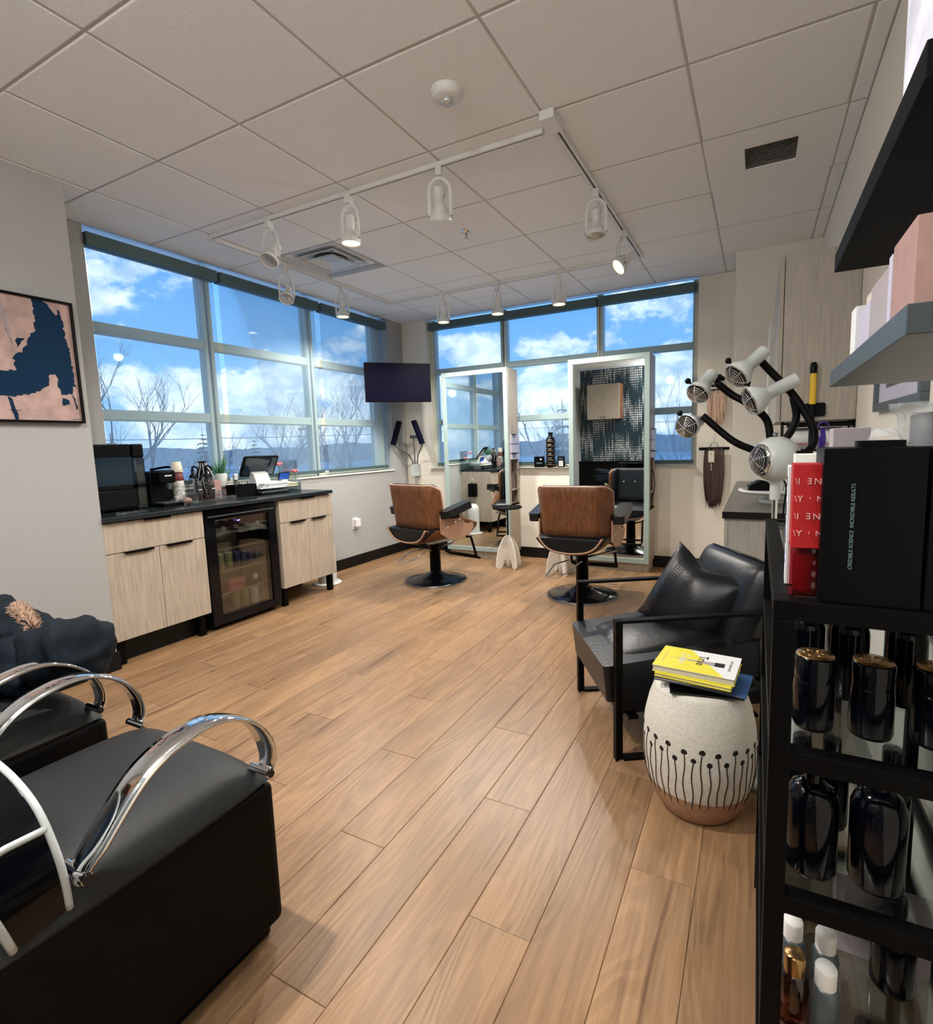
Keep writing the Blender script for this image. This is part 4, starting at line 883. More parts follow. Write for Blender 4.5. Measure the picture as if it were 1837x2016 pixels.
# paper cup stack
t = None
cy_, cx_ = 1.192, -.42
for i in range(7):
    m_ = 'cream' if i in (6,) else ('maroon' if i == 5 else 'whitem')
    z = CT+i*.030+(.015 if i == 5 else .045 if i == 6 else 0)
    t = thing('paper_cup', ('maroon paper cup near the top of the stack' if i == 5 else 'cream dotted paper cup topping the stack' if i == 6 else ('lowest', 'second lowest', 'third', 'fourth', 'fifth')[min(i, 4)]+' white dotted paper cup from below in the stack by the espresso machine'), 'paper cup', (cx_, cy_, z), i, 'white dotted paper cups in one stack' if i < 5 else 'stacked paper cups')
    MB().lathe([(.041, 0), (.042, .004), (.030, .09 if i < 5 else .075), (.0001, .09 if i < 5 else .075)], 22, cap=False).build('cup_wall', m_, t)
    if i != 5:
        b = MB()
        for k in range(9):
            a = 2*pi*k/9; zz = .008+.01*(k % 2); rr = .0421-.012*zz/.09; b.ball((rr*cos(a), rr*sin(a), zz), (.003, .003, .003), 6, 4)
        o = b.build('printed_dots', 'ink', t); o['kind'] = 'stuff'
# clear tray with bottles
t = thing('acrylic_tray', 'clear acrylic tray holding the pump bottles and small cups', 'tray', (-.29, 1.325, CT)); t.scale = (.60, .80, 1)
b = MB(); b.box((-.12, -.23, 0), (.12, .23, .004)); b.box((-.12, -.23, .004), (-.117, .23, .03)); b.box((.117, -.23, .004), (.12, .23, .03)); b.box((-.117, -.23, .004), (.117, -.227, .03)); b.box((-.117, .227, .004), (.117, .23, .03)); b.build('tray', 'acry', t)
def pumpb(y, x, label, m='clear'):
    t = thing('pump_bottle', label, 'bottle', (x, y, CT+.0045), radians(20), 'round clear pump bottles'); t.scale = (1.22, 1.22, 1.42)
    MB().lathe([(.0001, 0), (.036, 0), (.04, .01), (.04, .085), (.036, .105), (.020, .122), (.016, .126)], 24, cap=False).build('bottle_body', m, t)
    MB().lathe([(.0001, .003), (.034, .003), (.036, .04), (.0001, .04)], 20, cap=False).build('liquid', 'amber', t)
    MB().lathe([(.019, .124), (.019, .138), (.008, .142), (.008, .165)], 16).tube([(0, 0, .165), (0, 0, .178), (.012, .0, .182), (.035, 0, .174), (.04, 0, .16)], .005, 6).build('pump', 'black', t)
    MB().grid(lambda u_, v_: (.0405*cos(-.75+1.3*u_), .0405*sin(-.75+1.3*u_), .045+.038*v_), 12, 3).build('label', 'ink', t)
    MB().box((.0402, -.014, .062), (.0412, .014, .066)).build('printed_line', 'txtw', t)
    return t
pumpb(1.225, -.29, 'left round clear pump bottle with black label on the acrylic tray'); pumpb(1.328, -.29, 'right round clear pump bottle with black label on the acrylic tray')
t = thing('glass_jar', 'clear glass jar lying on its side with orange contents on the tray', 'jar', (-.20, 1.12, CT+.038), radians(-10))
MB().lathe([(.0001, 0), (.034, 0), (.037, .005), (.037, .085), (.030, .092)], 24, T=Matrix.Rotation(pi/2, 4, 'X') @ TR(0, 0, -.06), cap=False).build('glass', 'clear', t)
MB().ball((0, -.01, -.006), (.028, .03, .022), 14, 8).build('contents', 'pinkbox', t)
for i, y in enumerate((1.385, 1.44)):
    t = thing('stacked_cup', ('left' if i == 0 else 'right')+' stack of tiny clear cups at the end of the acrylic tray', 'cup stack', (-.27, y, CT+.0045), 0, 'stacks of tiny clear cups')
    for k in range(3): MB().lathe([(.018, k*.024), (.024, k*.024+.022)], 16, cap=False).build('cup', 'acry', t)
t = thing('stick_box', 'small salmon box of wooden sticks behind the pump bottles', 'box', (-.33, 1.425, CT+.0045)); t.scale = (1, 1, 1.25)
B((-.022, -.03, 0), (.022, .03, .115)).build('box', 'pinkbox', t, bevel=.002)
t = thing('vase', 'round black vase with white lattice lines and a narrow neck on the worktop', 'vase', (-.43, 1.40, CT)); t.scale = (.80, .80, 1.2)
vp = [(.0001, 0), (.05, 0), (.075, .04), (.092, .10), (.088, .15), (.06, .19), (.035, .21), (.032, .235), (.04, .245)]
MB().lathe(vp, 32, cap=False).build('vase_body', 'bgloss', t)
def vr(z):
    for (r0, z0), (r1, z1) in zip(vp[1:], vp[2:]):
        if z0 <= z <= z1: return r0+(r1-r0)*(z-z0)/(z1-z0)
    return .04
for k in range(12):
    a = 2*pi*k/12; pts = []
    for q in range(13):
        z = .02+.215*q/12; aa = a+(.12*sin(z*40) if z < .14 else 0); rr = vr(z)+.001; pts.append((rr*cos(aa), rr*sin(aa), z))
    MB().tube(pts, .0017, 5).build('lattice_line', 'whitem', t)
t = thing('potted_succulent', 'spiky green succulent in a grey and brown glazed pot', 'plant', (-.455, 1.56, CT)); t.scale = (1, 1, 1.55)
MB().lathe([(.0001, 0), (.042, 0), (.045, .01), (.047, .06)], 28, cap=False).build('pot_foot', 'potb', t); MB().lathe([(.047, .06), (.049, .125), (.044, .125), (.043, .11), (.0001, .108)], 28, cap=False).build('pot', 'pot', t)
rn = random.Random(4)
for k in range(30):
    a = k*2.4; el = rn.uniform(.25, 1.35); ln = rn.uniform(.05, .09)*(1.2 if el > .9 else 1); d = Vector((cos(a)*cos(el), sin(a)*cos(el), sin(el)))
    s_ = Vector((cos(a)*.012, sin(a)*.012, .112)); MB().tube([s_, s_+d*ln*.5, s_+d*ln+Vector((0, 0, .012))], [.007, .0065, .0012], 6).build('leaf', 'green', t)
for k in range(3):
    a = 2+k*2.1; MB().tube([(0, 0, .11), (cos(a)*.03, sin(a)*.03, .16), (cos(a)*.07, sin(a)*.07, .19+.01*k)], [.003, .0025, .001], 5).build('leaf', 'green', t)
t = thing('organiser_box', 'black desk organiser box with a watch stand and pens inside', 'box', (-.46, 1.665, CT)); t.scale = (1, 1.05, 1.15)
T_ = TR(0, 0, 0)
b = MB(); x0, x1, y0, y1 = .03, .15, -.10, .10
b.box((x0, y0, 0), (x1, y1, .006)); b.box((x0, y0, .006), (x0+.005, y1, .085)); b.box((x1-.005, y0, .006), (x1, y1, .085)); b.box((x0, y0, .006), (x1, y0+.005, .085)); b.box((x0, y1-.005, .006), (x1, y1, .085)); b.build('box', 'black', t)
t = thing('watch', 'square watch face propped in the black organiser box', 'watch', (-.37, 1.63, CT+.095))
B((-.008, -.022, .035), (.004, .022, .09)).build('case', 'steel', t, bevel=.006); B((.004, -.016, .042), (.006, .016, .083)).build('face', 'lightgrey', t, bevel=.003); B((-.012, -.012, -.04), (0, .012, .036)).build('strap', 'dgrey', t)
for i in range(4):
    t = thing('pen', ('black', 'grey', 'dark green', 'silver')[i]+' pen standing in the black organiser box', 'pen', (-.37+.012*i, 1.675+.011*i, CT+.008), 0, 'pens in the organiser box')
    MB().cyl((0, 0, 0), (.01*(i-1), .014*(i-1), .11), .004, n=8).build('barrel', ('black', 'lightgrey', 'conifer', 'steel')[i], t)
t = thing('spray_jar', 'small clear jar with a white lid beside the organiser box', 'jar', (-.35, 1.80, CT)); t.scale = (1, 1, 1.3)
MB().lathe([(.0001, 0), (.022, 0), (.022, .055)], 18, cap=False).build('glass', 'acry', t); MB().cyl((0, 0, .055), (0, 0, .075), .02, n=18).build('lid', 'whitem', t)
# stacked letter tray with papers, laptop sleeve
t = thing('letter_tray', 'clear acrylic letter tray stacked with papers and folders', 'letter tray', (-.37, 1.98, CT))
b = MB(); b.box((-.10, -.15, .045), (.12, .20, .049)); b.box((-.10, -.15, .0), (-.096, .20, .10)); b.box((-.10, .196, 0), (.12, .20, .10)); b.build('tray', 'acry', t)
for (sx, sy) in ((.116, .196), (.116, -.15), (-.10, -.15)): MB().cyl((sx, sy, 0), (sx, sy, .095), .004, n=8).build('post', 'acry', t)
for i in range(6):
    rn2 = random.Random(i); c_ = ('black', 'paper', 'dgrey', 'paper', 'lightgrey', 'paper')[i]; z = CT+(.0, .050, .016, .062, .074, .084)[i]
    o = tag(MB().prism(rrect(.21, .27, .006), z-CT, z-CT+(.015 if i in (0, 2) else .009), T=TR(0, 0, 0)).build('folder' if i in (0, 2) else 'paper_stack', c_, loc=(-.375+.02*(i == 0)+.006*rn2.random(), 1.90+.02*i*.5, CT)), ('black laptop sleeve at the bottom under the letter tray', 'sheaf of white papers lying lowest in the letter tray', 'dark grey folder on the black sleeve', 'sheaf of white papers in the middle of the letter tray', 'pale grey paper stack near the top of the letter tray', 'white paper stack topmost on the letter tray')[i], ('folder', 'papers', 'folder', 'papers', 'papers', 'papers')[i], None)
for i in range(3):
    tag(MB().prism(rrect(.18, .12, .004), 0, .009).build('envelope_stack', ('cream', 'pear', 'cream')[i], loc=(-.36, 2.11, CT+.05+.010*i)), ('lowest cream envelopes at the right end of the letter tray', 'yellowish envelopes in the middle at the right end of the tray', 'topmost cream envelopes at the right end of the tray')[i], 'envelopes')
t = thing('tablet_stand', 'black tablet tilted on a white angled checkout stand', 'tablet', (-.385, 1.87, CT+.0945), radians(-14)); t.scale = (1.12, 1.12, 1.12)
MB().prism([(-.07, 0), (.06, 0), (.015, .07), (-.03, .085)], -.055, .055, T=Matrix(((1, 0, 0, 0), (0, 0, 1, 0), (0, 1, 0, 0), (0, 0, 0, 1)))).build('stand', 'white', t, bevel=.006)
TT = TR(0, 0, .125) @ Matrix.Rotation(radians(38), 4, 'Y')
Q = TT @ Matrix(((0, 0, 1, 0), (1, 0, 0, 0), (0, 1, 0, 0), (0, 0, 0, 1)))
MB().prism(rrect(.262, .185, .016), -.007, .003, T=Q).build('tablet_body', 'black', t, bevel=.0015)
MB().prism(rrect(.215, .160, .003, cx=-.005), .003, .0036, T=Q).build('tablet_screen', 'tscreen', t)
MB().prism(rrect(.038, .160, .002, cx=.102), .0036, .0038, T=Q).build('menu_bar', 'dgrey', t)
t = thing('phone', 'small phone with a glowing blue screen leaning on its stand beside the tablet', 'phone', (-.30, 2.045, CT+.0945))
Q = TR(0, 0, .045) @ Matrix.Rotation(radians(20), 4, 'Y') @ Matrix(((0, 0, 1, 0), (1, 0, 0, 0), (0, 1, 0, 0), (0, 0, 0, 1)))
MB().prism(rrect(.112, .066, .012), -.006, .003, T=Q).build('phone_body', 'black', t, bevel=.001); MB().prism(rrect(.10, .056, .006), .003, .0036, T=Q).build('phone_screen', 'blue', t); B((-.03, -.03, -.002), (.01, .03, .015)).build('cradle', 'white', t, bevel=.003)
for i, (y, z, x) in enumerate(((2.14, .24, -.46), (2.295, .17, -.44))):
    t = thing('flower', ('upper pink flower behind the tablet', 'lower pink flower right of the phone')[i], 'flower', (x, y, CT)); rn3 = random.Random(i)
    MB().cyl((0, 0, 0), (0, 0, z), .0025, n=6).build('stem', 'green', t)
    for k in range(9):
        a = k*2.4; rr = .012+.010*(k/9); MB().ball((rr*cos(a), rr*sin(a), z+.004*sin(k)), (.014, .014, .011), 8, 5).build('petal', 'pink', t)
t = thing('acrylic_sign', 'clear acrylic sign holder standing behind the tablet', 'sign holder', (-.487, 2.26, CT)); t.scale = (1, 1, 1.35); B((-.002, -.11, 0), (.002, .11, .20)).build('sheet', 'acry', t); B((-.02, -.11, 0), (.02, .11, .003)).build('foot', 'acry', t)
# ================================================================== painting on the near wall
t = thing('painting', 'abstract navy and dusty pink painting in a thin black frame', 'painting', (PX, .0, 1.445)); Y0, Y1, H = -.55, .44, .64
B((.001, Y0+.012, .012), (.022, Y1-.012, H-.012)).build('canvas', 'canvas', t)
b = MB(); b.box((.0005, Y0, 0), (.035, Y0+.012, H)); b.box((.0005, Y1-.012, 0), (.035, Y1, H)); b.box((.0005, Y0+.012, 0), (.035, Y1-.012, .012)); b.box((.0005, Y0+.012, H-.012), (.035, Y1-.012, H)); b.build('frame', 'black', t)
def stroke(pts, nm='paint_stroke', m='teal', jag=.006, seed=0, x=.0222):
    rn = random.Random(seed); out_ = []
    for i in range(len(pts)):
        a = Vector(pts[i]); c_ = Vector(pts[(i+1) % len(pts)]); n = max(1, int((c_-a).length/.012))
        for k in range(n): q = a+(c_-a)*k/n; out_.append((q.x+rn.uniform(-jag, jag), q.y+rn.uniform(-jag, jag)))
    MB().prism(out_, x, x+.0012, T=Matrix(((0, 0, 1, 0), (1, 0, 0, 0), (0, 1, 0, 0), (0, 0, 0, 1)))).build(nm, m, t)
yy = lambda px: Y1-.012-(1-px)*.32      # px 0..1 across the visible part
stroke([(yy(.50), .628), (yy(.66), .628), (yy(.73), .59), (yy(.80), .56), (yy(.85), .60), (yy(.88), .56), (yy(.89), .44), (yy(.935), .41), (yy(.95), .24), (yy(.96), .20), (yy(.91), .195), (yy(.90), .155), (yy(.75), .15), (yy(.71), .22), (yy(.70), .26), (yy(.61), .255), (yy(.60), .20), (yy(.50), .175), (yy(.42), .155), (yy(.12), .125), (yy(.05), .128), (yy(-.10), .13), (yy(-.35), .22), (yy(-.5), .36), (yy(-.30), .37), (yy(-.05), .26), (yy(.03), .25), (yy(.18), .265), (yy(.16), .32), (yy(.30), .36), (yy(.40), .44), (yy(.49), .47)], seed=1)
stroke([(yy(.02), .125), (yy(.07), .125), (yy(.14), .015), (yy(.09), .015)], seed=2, jag=.003)
stroke([(yy(.90), .155), (yy(.94), .13), (yy(.955), .08), (yy(.935), .075)], seed=3, jag=.003)
stroke([(yy(.74), .14), (yy(.82), .13), (yy(.84), .105), (yy(.76), .095)], seed=4, jag=.006)
stroke([(yy(.22), .37), (yy(.30), .40), (yy(.31), .43), (yy(.24), .42)], seed=5, jag=.010)
for k in range(7): stroke([(yy(.0+.018*k), .61), (yy(.006+.018*k), .61), (yy(.135+.010*k), .43-.012*k), (yy(.128+.010*k), .43-.012*k)], 'pencil_line', 'greybox', .001, k)
for k, (a_, b_) in enumerate(((.05, .06), (.14, .058), (.955, .02), (.90, .019))): stroke([(yy(a_-.03), b_), (yy(a_+.03), b_), (yy(a_+.03), b_+.003), (yy(a_-.03), b_+.003)], 'ink_mark', 'ink', .001, k)
for k, a_ in enumerate((-1.0, -.7)): stroke([(yy(a_), .628), (yy(a_+.2), .628), (yy(a_+.12), .3), (yy(a_+.02), .25)], seed=10+k)
# ================================================================== right side: counter, wall cabinet, hanging hair
def right_counter():
    x0, x1, y0, y1, H = 3.215, XR-.014, 1.665, 3.62, .865
    t = thing('storage_counter', 'grey oak storage counter with a dark grey top along the right wall', 'cabinet', (x0, y0, 0))
    Tm = TR(-x0, -y0, 0)
    b = MB(); b.box((x0, y0, .09), (x1, y0+.02, H), T=Tm); b.box((x0+.02, y1-.02, .09), (x1, y1, H), T=Tm); b.box((x0+.02, y0+.02, .09), (x1, y1-.02, .11), T=Tm); b.box((x1-.012, y0+.02, .11), (x1, y1-.02, H), T=Tm); b.build('carcass', 'oakd', t, bevel=.001)
    MB().box((x0+.05, y0+.02, 0), (x1, y1-.02, .09), T=Tm).build('plinth', 'base', t)
    n = 4; w = (y1-y0)/n
    for i in range(n):
        for (z0, z1) in ((.095, .60), (.603, .862)):
            d = MB().box((x0-.02, y0+i*w+.0015, z0), (x0-.001, y0+(i+1)*w-.0015, z1), T=Tm).build('door' if z0 < .3 else 'drawer', 'oakd', t, bevel=.0015)
            MB().box((x0-.035, y0+i*w+.1, z1-.006), (x0-.018, y0+(i+1)*w-.1, z1-.003), T=Tm).build('edge_pull', 'blackm', d)
    MB().box((x0-.028, y0-.018, H), (x1, y1, H+.035), T=Tm).build('counter_top', 'greyedge', t, bevel=.0015)
    MB().box((x0-.0285, y0-.0185, H+.001), (x1, y0-.0178, H+.034), T=Tm).build('edge_band', 'base', t)
right_counter()
t = thing('wall_cabinet', 'tall grey oak wall cabinet hung above the right counter', 'cabinet', (3.43, 1.75, 1.33)); 
b = MB(); b.box((0, 0, 0), (.298, .018, .77)); b.box((0, .9, 0), (.298, .918, .77)); b.box((0, .018, 0), (.298, .9, .018)); b.box((0, .018, .752), (.298, .9, .77)); b.box((.286, .018, .018), (.298, .9, .752)); b.build('carcass', 'oakd', t, bevel=.001)
for i in range(2): MB().box((-.022, .002+i*.459, 0), (-.003, .457+i*.459, .77)).build('door', 'oakd', t, bevel=.0015)
t = thing('white_board', 'tall narrow white board leaning beside the wall cabinet front', 'board', (3.395, 2.70, 1.35)); B((-.012, 0, 0), (0, .5, .64)).build('panel', 'white', t, bevel=.002)
t = thing('wire_shelf', 'black wire shelf under the wall cabinet holding a paper roll', 'shelf', (3.44, 1.745, 1.19))
b = MB()
for z in (0, .13): b.tube([(0, 0, z), (.285, 0, z), (.285, .16, z), (0, .16, z)], .004, 5, closed=True)
for x in (0, .285):
    for y in (0, .16): b.tube([(x, y, 0), (x, y, .1405)], .004, 5)
for k in range(9): b.tube([(.02+k*.03, 0, 0), (.02+k*.03, .16, 0)], .002, 4)
b.build('wire_frame', 'blackm', t)
B((.02, .002, .112), (.285, .16, .132)).build('top_plate', 'black', t)
t = thing('paper_roll', 'white paper roll with a pink printed band lying on the wire shelf', 'paper roll', (3.46, 1.825, 1.195+.052))
MB().cyl((0, 0, 0), (.225, 0, 0), .05, n=28).build('roll', 'whitem', t); MB().lathe([(.0505, .03), (.0505, .2)], 28, T=Matrix.Rotation(pi/2, 4, 'Y'), cap=False).build('band', 'paper', t)
for k in range(12): MB().box((.02+k*.017, -.0515, -.030), (.031+k*.017, -.0495, -.020), T=Matrix.Rotation(radians(0), 4, 'X')).build('print_mark', 'pinkc', t)
# yellow-handled duster and purple-handled brush
t = thing('extendable_pole', 'black extendable pole with a yellow grip held on the cabinet side', 'pole', (3.556, 1.722, .905))
MB().cyl((0, 0, 0), (0, 0, .50), .011, n=14).build('shaft', 'black', t); MB().cyl((.0, 0, .50), (0, 0, .64), .0135, n=16).build('grip', 'yellow', t); MB().lathe([(.0145, .64), (.0145, .675), (.010, .69), (.0001, .692)], 16, cap=False).build('end_cap', 'black', t)
MB().prism(rrect(.085, .062, .01), 0, .012, T=TR(.012, .027, .475) @ RX).build('holder_plate', 'black', t, bevel=.002)
t = thing('cleaning_brush', 'brush with a glossy purple handle and looped end standing behind the red carton', 'brush', (3.548, 1.18, .94))
MB().tube([(0, 0, .17), (0, 0, .26), (.003, 0, .31), (.004, 0, .345)], [.011, .012, .013, .006], 12).build('handle', 'purple', t)
MB().tube([(.004+.016*cos(a), 0, .358+.013*sin(a)) for a in [2*pi*k/16 for k in range(16)]], .003, 6, closed=True).build('hanging_loop', 'purple', t); MB().cyl((-.001, 0, .0), (0, 0, .17), .009, n=12).build('white_sleeve', 'whitem', t)
MB().lathe([(.03, -.037), (.034, -.03), (.03, .0), (.009, .01)], 20).build('brush_head', 'mesh', t)
# cake stand with small appliances
t = thing('turntable_stand', 'white round turntable plate on a low foot on the grey counter', 'stand', (3.41, 2.10, .90))
MB().lathe([(.06, 0), (.062, .02), (.03, .028), (.03, .05)], 32).build('foot', 'white', t); MB().lathe([(.0001, .05), (.14, .05), (.165, .062), (.168, .072), (.16, .072), (.0001, .066)], 48, cap=False).build('plate', 'white', t)
t = thing('black_clipper', 'black hair clipper lying on the white turntable', 'clipper', (3.345, 2.06, .967), radians(15)); MB().prism([(-.06, 0), (.05, 0), (.06, .03), (.03, .055), (.0, .06), (-.05, .03)], -.03, .03, T=RX).build('body', 'black', t, bevel=.006); B((-.075, -.02, .004), (-.058, .02, .022)).build('blade', 'steel', t)
t = thing('white_jar', 'short white jar on the turntable partly behind the lamp pole', 'jar', (3.44, 2.04, .967)); MB().lathe([(.0001, 0), (.026, 0), (.028, .006), (.028, .05)], 22, cap=False).build('jar_body', 'whitem', t); MB().lathe([(.029, .048), (.029, .062), (.0001, .064)], 22, cap=False).build('lid', 'white', t)
t = thing('white_tub', 'tall white tub on the turntable right of the lamp pole', 'jar', (3.51, 2.10, .967)); MB().lathe([(.0001, 0), (.032, 0), (.032, .08)], 22, cap=False).build('tub_body', 'whitem', t); MB().lathe([(.034, .076), (.034, .092), (.0001, .094)], 22, cap=False).build('lid', 'white', t)
t = thing('hair_dryer', 'black hair dryer with a pale nozzle standing behind the white lamp', 'hair dryer', (3.60, 1.95, .90)); MB().cyl((0, 0, 0), (0, .0, .16), .03, .026, 16).build('handle', 'black', t); MB().cyl((-.09, 0, .20), (.09, 0, .20), .045, .05, 20).build('barrel', 'black', t); MB().cyl((-.115, 0, .20), (-.088, 0, .20), .028, .04, 16).build('nozzle', 'lightgrey', t)
# hanging hair extensions on the back wall
def hank(x, ztop, zbot, w0, w1, m, label, seed, hz):
    t = thing('hair_extension', label, 'hair extension', (x, YB-.02, hz)); rn = random.Random(seed); g = t
    b = MB(); n = 120
    for k in range(n):
        u_ = (k/(n-1)-.5)*2; row = rn.uniform(-.014, .012); xa = u_*w0/2; xb = u_*w1/2+rn.uniform(-.008, .008); zb = zbot-hz+rn.uniform(0, .10)*(.4+abs(u_)); pts = []
        for q in range(7):
            s_ = q/6; bul = .010*sin(pi*s_)*rn.uniform(.4, 1.2)
            pts.append((xa+(xb-xa)*s_+(.012*u_)*sin(pi*s_), -.035+row-bul, (ztop-hz)*(1-s_)+zb*s_))
        b.tube(pts, [.0055, .008, .009, .009, .0075, .005, .0010], 5)
    o = b.build('hair_strands', m, t); o['kind'] = 'stuff'
    return t
t = hank(2.978, 1.165, .60, .155, .125, 'brown', 'long dark brown hair extension hank clipped to a black hanger beside the window', 3, 1.165)
MB().box((-.13, -.05, -.015), (.13, -.03, .012)).build('hanger_bar', 'black', t, bevel=.004)
MB().tube([(-.035, -.04, .01), (-.02, -.04, .05), (0, -.035, .06), (.02, -.04, .05), (.035, -.04, .01)], .005, 6).tube([(0, -.035, .055), (0, -.03, .10), (.012, -.02, .12), (0, -.01, .13)], .003, 6).build('hanger_clip', 'steel', t)
B((-.045, -.075, -.125), (.005, -.072, -.02)).build('paper_tag', 'cream', t, bevel=.001); B((-.025, -.0756, -.055), (-.017, -.075, -.047)).build('tag_logo', 'ink', t)
for k in range(5): MB().ball((-.020+.002*(k % 2), -.075, -.14-.014*k), (.004, .003, .005), 8, 6).build('bead', 'paper', t)
t = hank(2.99, 1.69, 1.37, .12, .12, 'blonde', 'blonde hair extension hank hanging above the dark brown one', 5, 1.69)
MB().box((-.065, -.055, -.21), (.065, -.03, -.19)).build('weft_band', 'blonde', t)
MB().box((-.10, -.05, -.01), (.10, -.03, .012)).build('hanger_bar', 'black', t, bevel=.004); MB().tube([(0, -.035, .01), (0, -.03, .05), (.012, -.02, .07), (0, -.01, .08)], .003, 6).build('hanger_hook', 'steel', t)
MB().lathe([(.0001, 0), (.018, .004), (.014, .02), (.0001, .024)], 14, T=TR(-.03, -.045, .03)).build('clip_knob', 'black', t)
t = thing('black_ornament', 'black curled clips bunched on a hook above the blonde hair', 'clips', (3.0, YB-.03, 1.78))
for k, (a_, c_) in enumerate(((-.03, 0), (.01, .03), (.035, .01), (-.005, -.025), (.0, .015))):
    MB().ball((a_, -.02-.008*k, c_), (.026, .02, .022), 12, 8).build('clip', 'black', t)
# ---------------- five-headed infrared lamp
LX, LY = 3.392, .90
t = thing('infrared_lamp', 'pale grey infrared hair lamp with five caged heads on black goosenecks', 'hair lamp', (LX, LY, 0))
MB().lathe([(.0001, 0), (.10, 0), (.10, .015), (.03, .03), (.014, .04)], 32, cap=False).build('base', 'heater', t)
MB().cyl((0, 0, .04), (0, 0, 1.06), .0095, n=16).build('pole', 'chrome', t); MB().cyl((0, 0, 1.045), (0, 0, 1.125), .0165, n=20).build('pole_sleeve', 'heater', t)
HC = Vector((0, 0, 1.185)); hdv = Vector((-.80, -.60, -.02)).normalized(); MB().ball((0, 0, 0), .078, 36, 24, T=TR(*HC) @ hdv.to_track_quat('Z', 'Y').to_matrix().to_4x4(), z1=.80).build('hub_body', 'heater', t)
def cage(parent, c, d, R, depth, m='chrome'):
    Q = TR(*c) @ Vector(d).to_track_quat('Z', 'Y').to_matrix().to_4x4()
    b = MB()
    for k in range(7):
        rr = R*(k+1)/7; z = depth*math.sqrt(max(0, 1-(rr/R)**2*.98)); b.tube([(rr*cos(a), rr*sin(a), z) for a in [2*pi*i/24 for i in range(24)]], .0012, 4, closed=True, T=Q)
    for k in range(3):
        a = pi*k/3+.3; b.tube([(R*s_*cos(a), R*s_*sin(a), depth*math.sqrt(max(0, 1-s_*s_*.98))) for s_ in [-1+i/6 for i in range(13)]], .0014, 4, T=Q)
    for zz in (0, -.008): b.tube([(R*cos(a), R*sin(a), zz) for a in [2*pi*i/28 for i in range(28)]], .0016, 4, closed=True, T=Q)
    b.build('wire_guard', m, parent)
    MB().lathe([(.0001, .004), (R*.93, .002)], 24, T=Q, cap=False).build('lamp_face', 'duct', parent)
    return Q
hd_ = Vector((-.80, -.60, -.02)).normalized(); cage(t, HC+hd_*.064, hd_, .046, .022)
MB().lathe([(.052, -.012), (.055, 0), (.050, .004)], 28, T=TR(*(HC+hd_*.062)) @ hd_.to_track_quat('Z', 'Y').to_matrix().to_4x4(), cap=False).build('hub_ring', 'chrome', t)
def head(c, d, tail, R, arm, knob):
    c = Vector(c); d = Vector(d).normalized(); Q = TR(*c) @ d.to_track_quat('Z', 'Y').to_matrix().to_4x4()
    L_ = tail
    sh = MB().lathe([(.0225, -L_), (.0225, -R*1.05), (.026, -R*1.0), (R*.72, -R*.72), (R*.97, -R*.32), (R*1.02, 0), (R*.98, .004)], 30, T=Q, cap=False).lathe([(.0001, -L_), (.0225, -L_)], 20, T=Q, cap=False).build('lamp_head', 'heater', t)
    cage(sh, c+d*.004, d, R*.97, .022)
    for k in range(4): 
        MB().lathe([(R*(.8-.17*k), .0), (R*(.8-.17*k), .004)], 24, T=TR(*(c+d*.001)) @ d.to_track_quat('Z', 'Y').to_matrix().to_4x4(), cap=False).build('inner_ring', 'dgrey', sh)
    kw = Vector((-.62, -.1, .78)); kw = (kw-d*kw.dot(d)).normalized(); kp = c-d*.012+kw*(R*.86+.019); MB().ball(kp, .0105, 14, 8).cyl(c-d*.012+kw*R*.84, kp, .004, n=8).build('knob', 'black', sh)
    MB().tube(arm, .0125, 10).build('gooseneck_arm', 'blackm', t)
    return sh
S = lambda lst: [tuple(Vector(q)) for q in lst]
def sm(pts, n=6):
    P_ = [Vector(q) for q in pts]; P_ = [P_[0]*2-P_[1]]+P_+[P_[-1]*2-P_[-2]]; o = []
    for i in range(1, len(P_)-2):
        for k in range(n):
            s_ = k/n; a_, b_, c_, d_ = P_[i-1], P_[i], P_[i+1], P_[i+2]
            o.append(tuple(.5*((2*b_)+(c_-a_)*s_+(2*a_-5*b_+4*c_-d_)*s_*s_+(3*b_-a_-3*c_+d_)*s_**3)))
    o.append(tuple(P_[-2])); return o
h1 = head((-.125, -.03, 1.475), (-.62, -.42, -.62), .125, .046, sm([(-.062, .02, 1.53), (-.02, .03, 1.48), (.045, .02, 1.40), (.10, .0, 1.30), (.108, -.01, 1.24), (.085, -.03, 1.205), (.055, -.045, 1.20)]), (-.045, .045, -.01))
h2 = head((-.252, -.02, 1.425), (-.35, -.62, -.62), .105, .041, sm([(-.195, .03, 1.46), (-.145, .03, 1.415), (-.10, .02, 1.385), (-.035, .02, 1.325), (-.018, .01, 1.25)]), (-.052, .03, -.01))
h3 = head((-.287, -.02, 1.308), (-.35, -.88, -.22), .085, .043, sm([(-.240, .03, 1.345), (-.175, .02, 1.283), (-.125, .01, 1.243), (-.06, .01, 1.212)]), (-.040, .045, -.01))
h4 = head((-.078, -.03, 1.385), (-.85, -.22, -.42), .150, .050, sm([(.045, .02, 1.395), (.057, .02, 1.33), (.045, .015, 1.285), (.025, .01, 1.25)]), (-.01, .06, -.012))
MB().lathe([(.007, .0), (.009, .012), (.0001, .014)], 12, T=TR(-.005, -.01, 1.262)).build('top_screw', 'dgrey', t)
MB().tube(sm([(.02, .0, 1.12), (.035, .03, 1.08), (.03, .05, .95), (.05, .06, .6), (.03, .05, .05)]), .003, 6).build('power_cord', 'black', t)
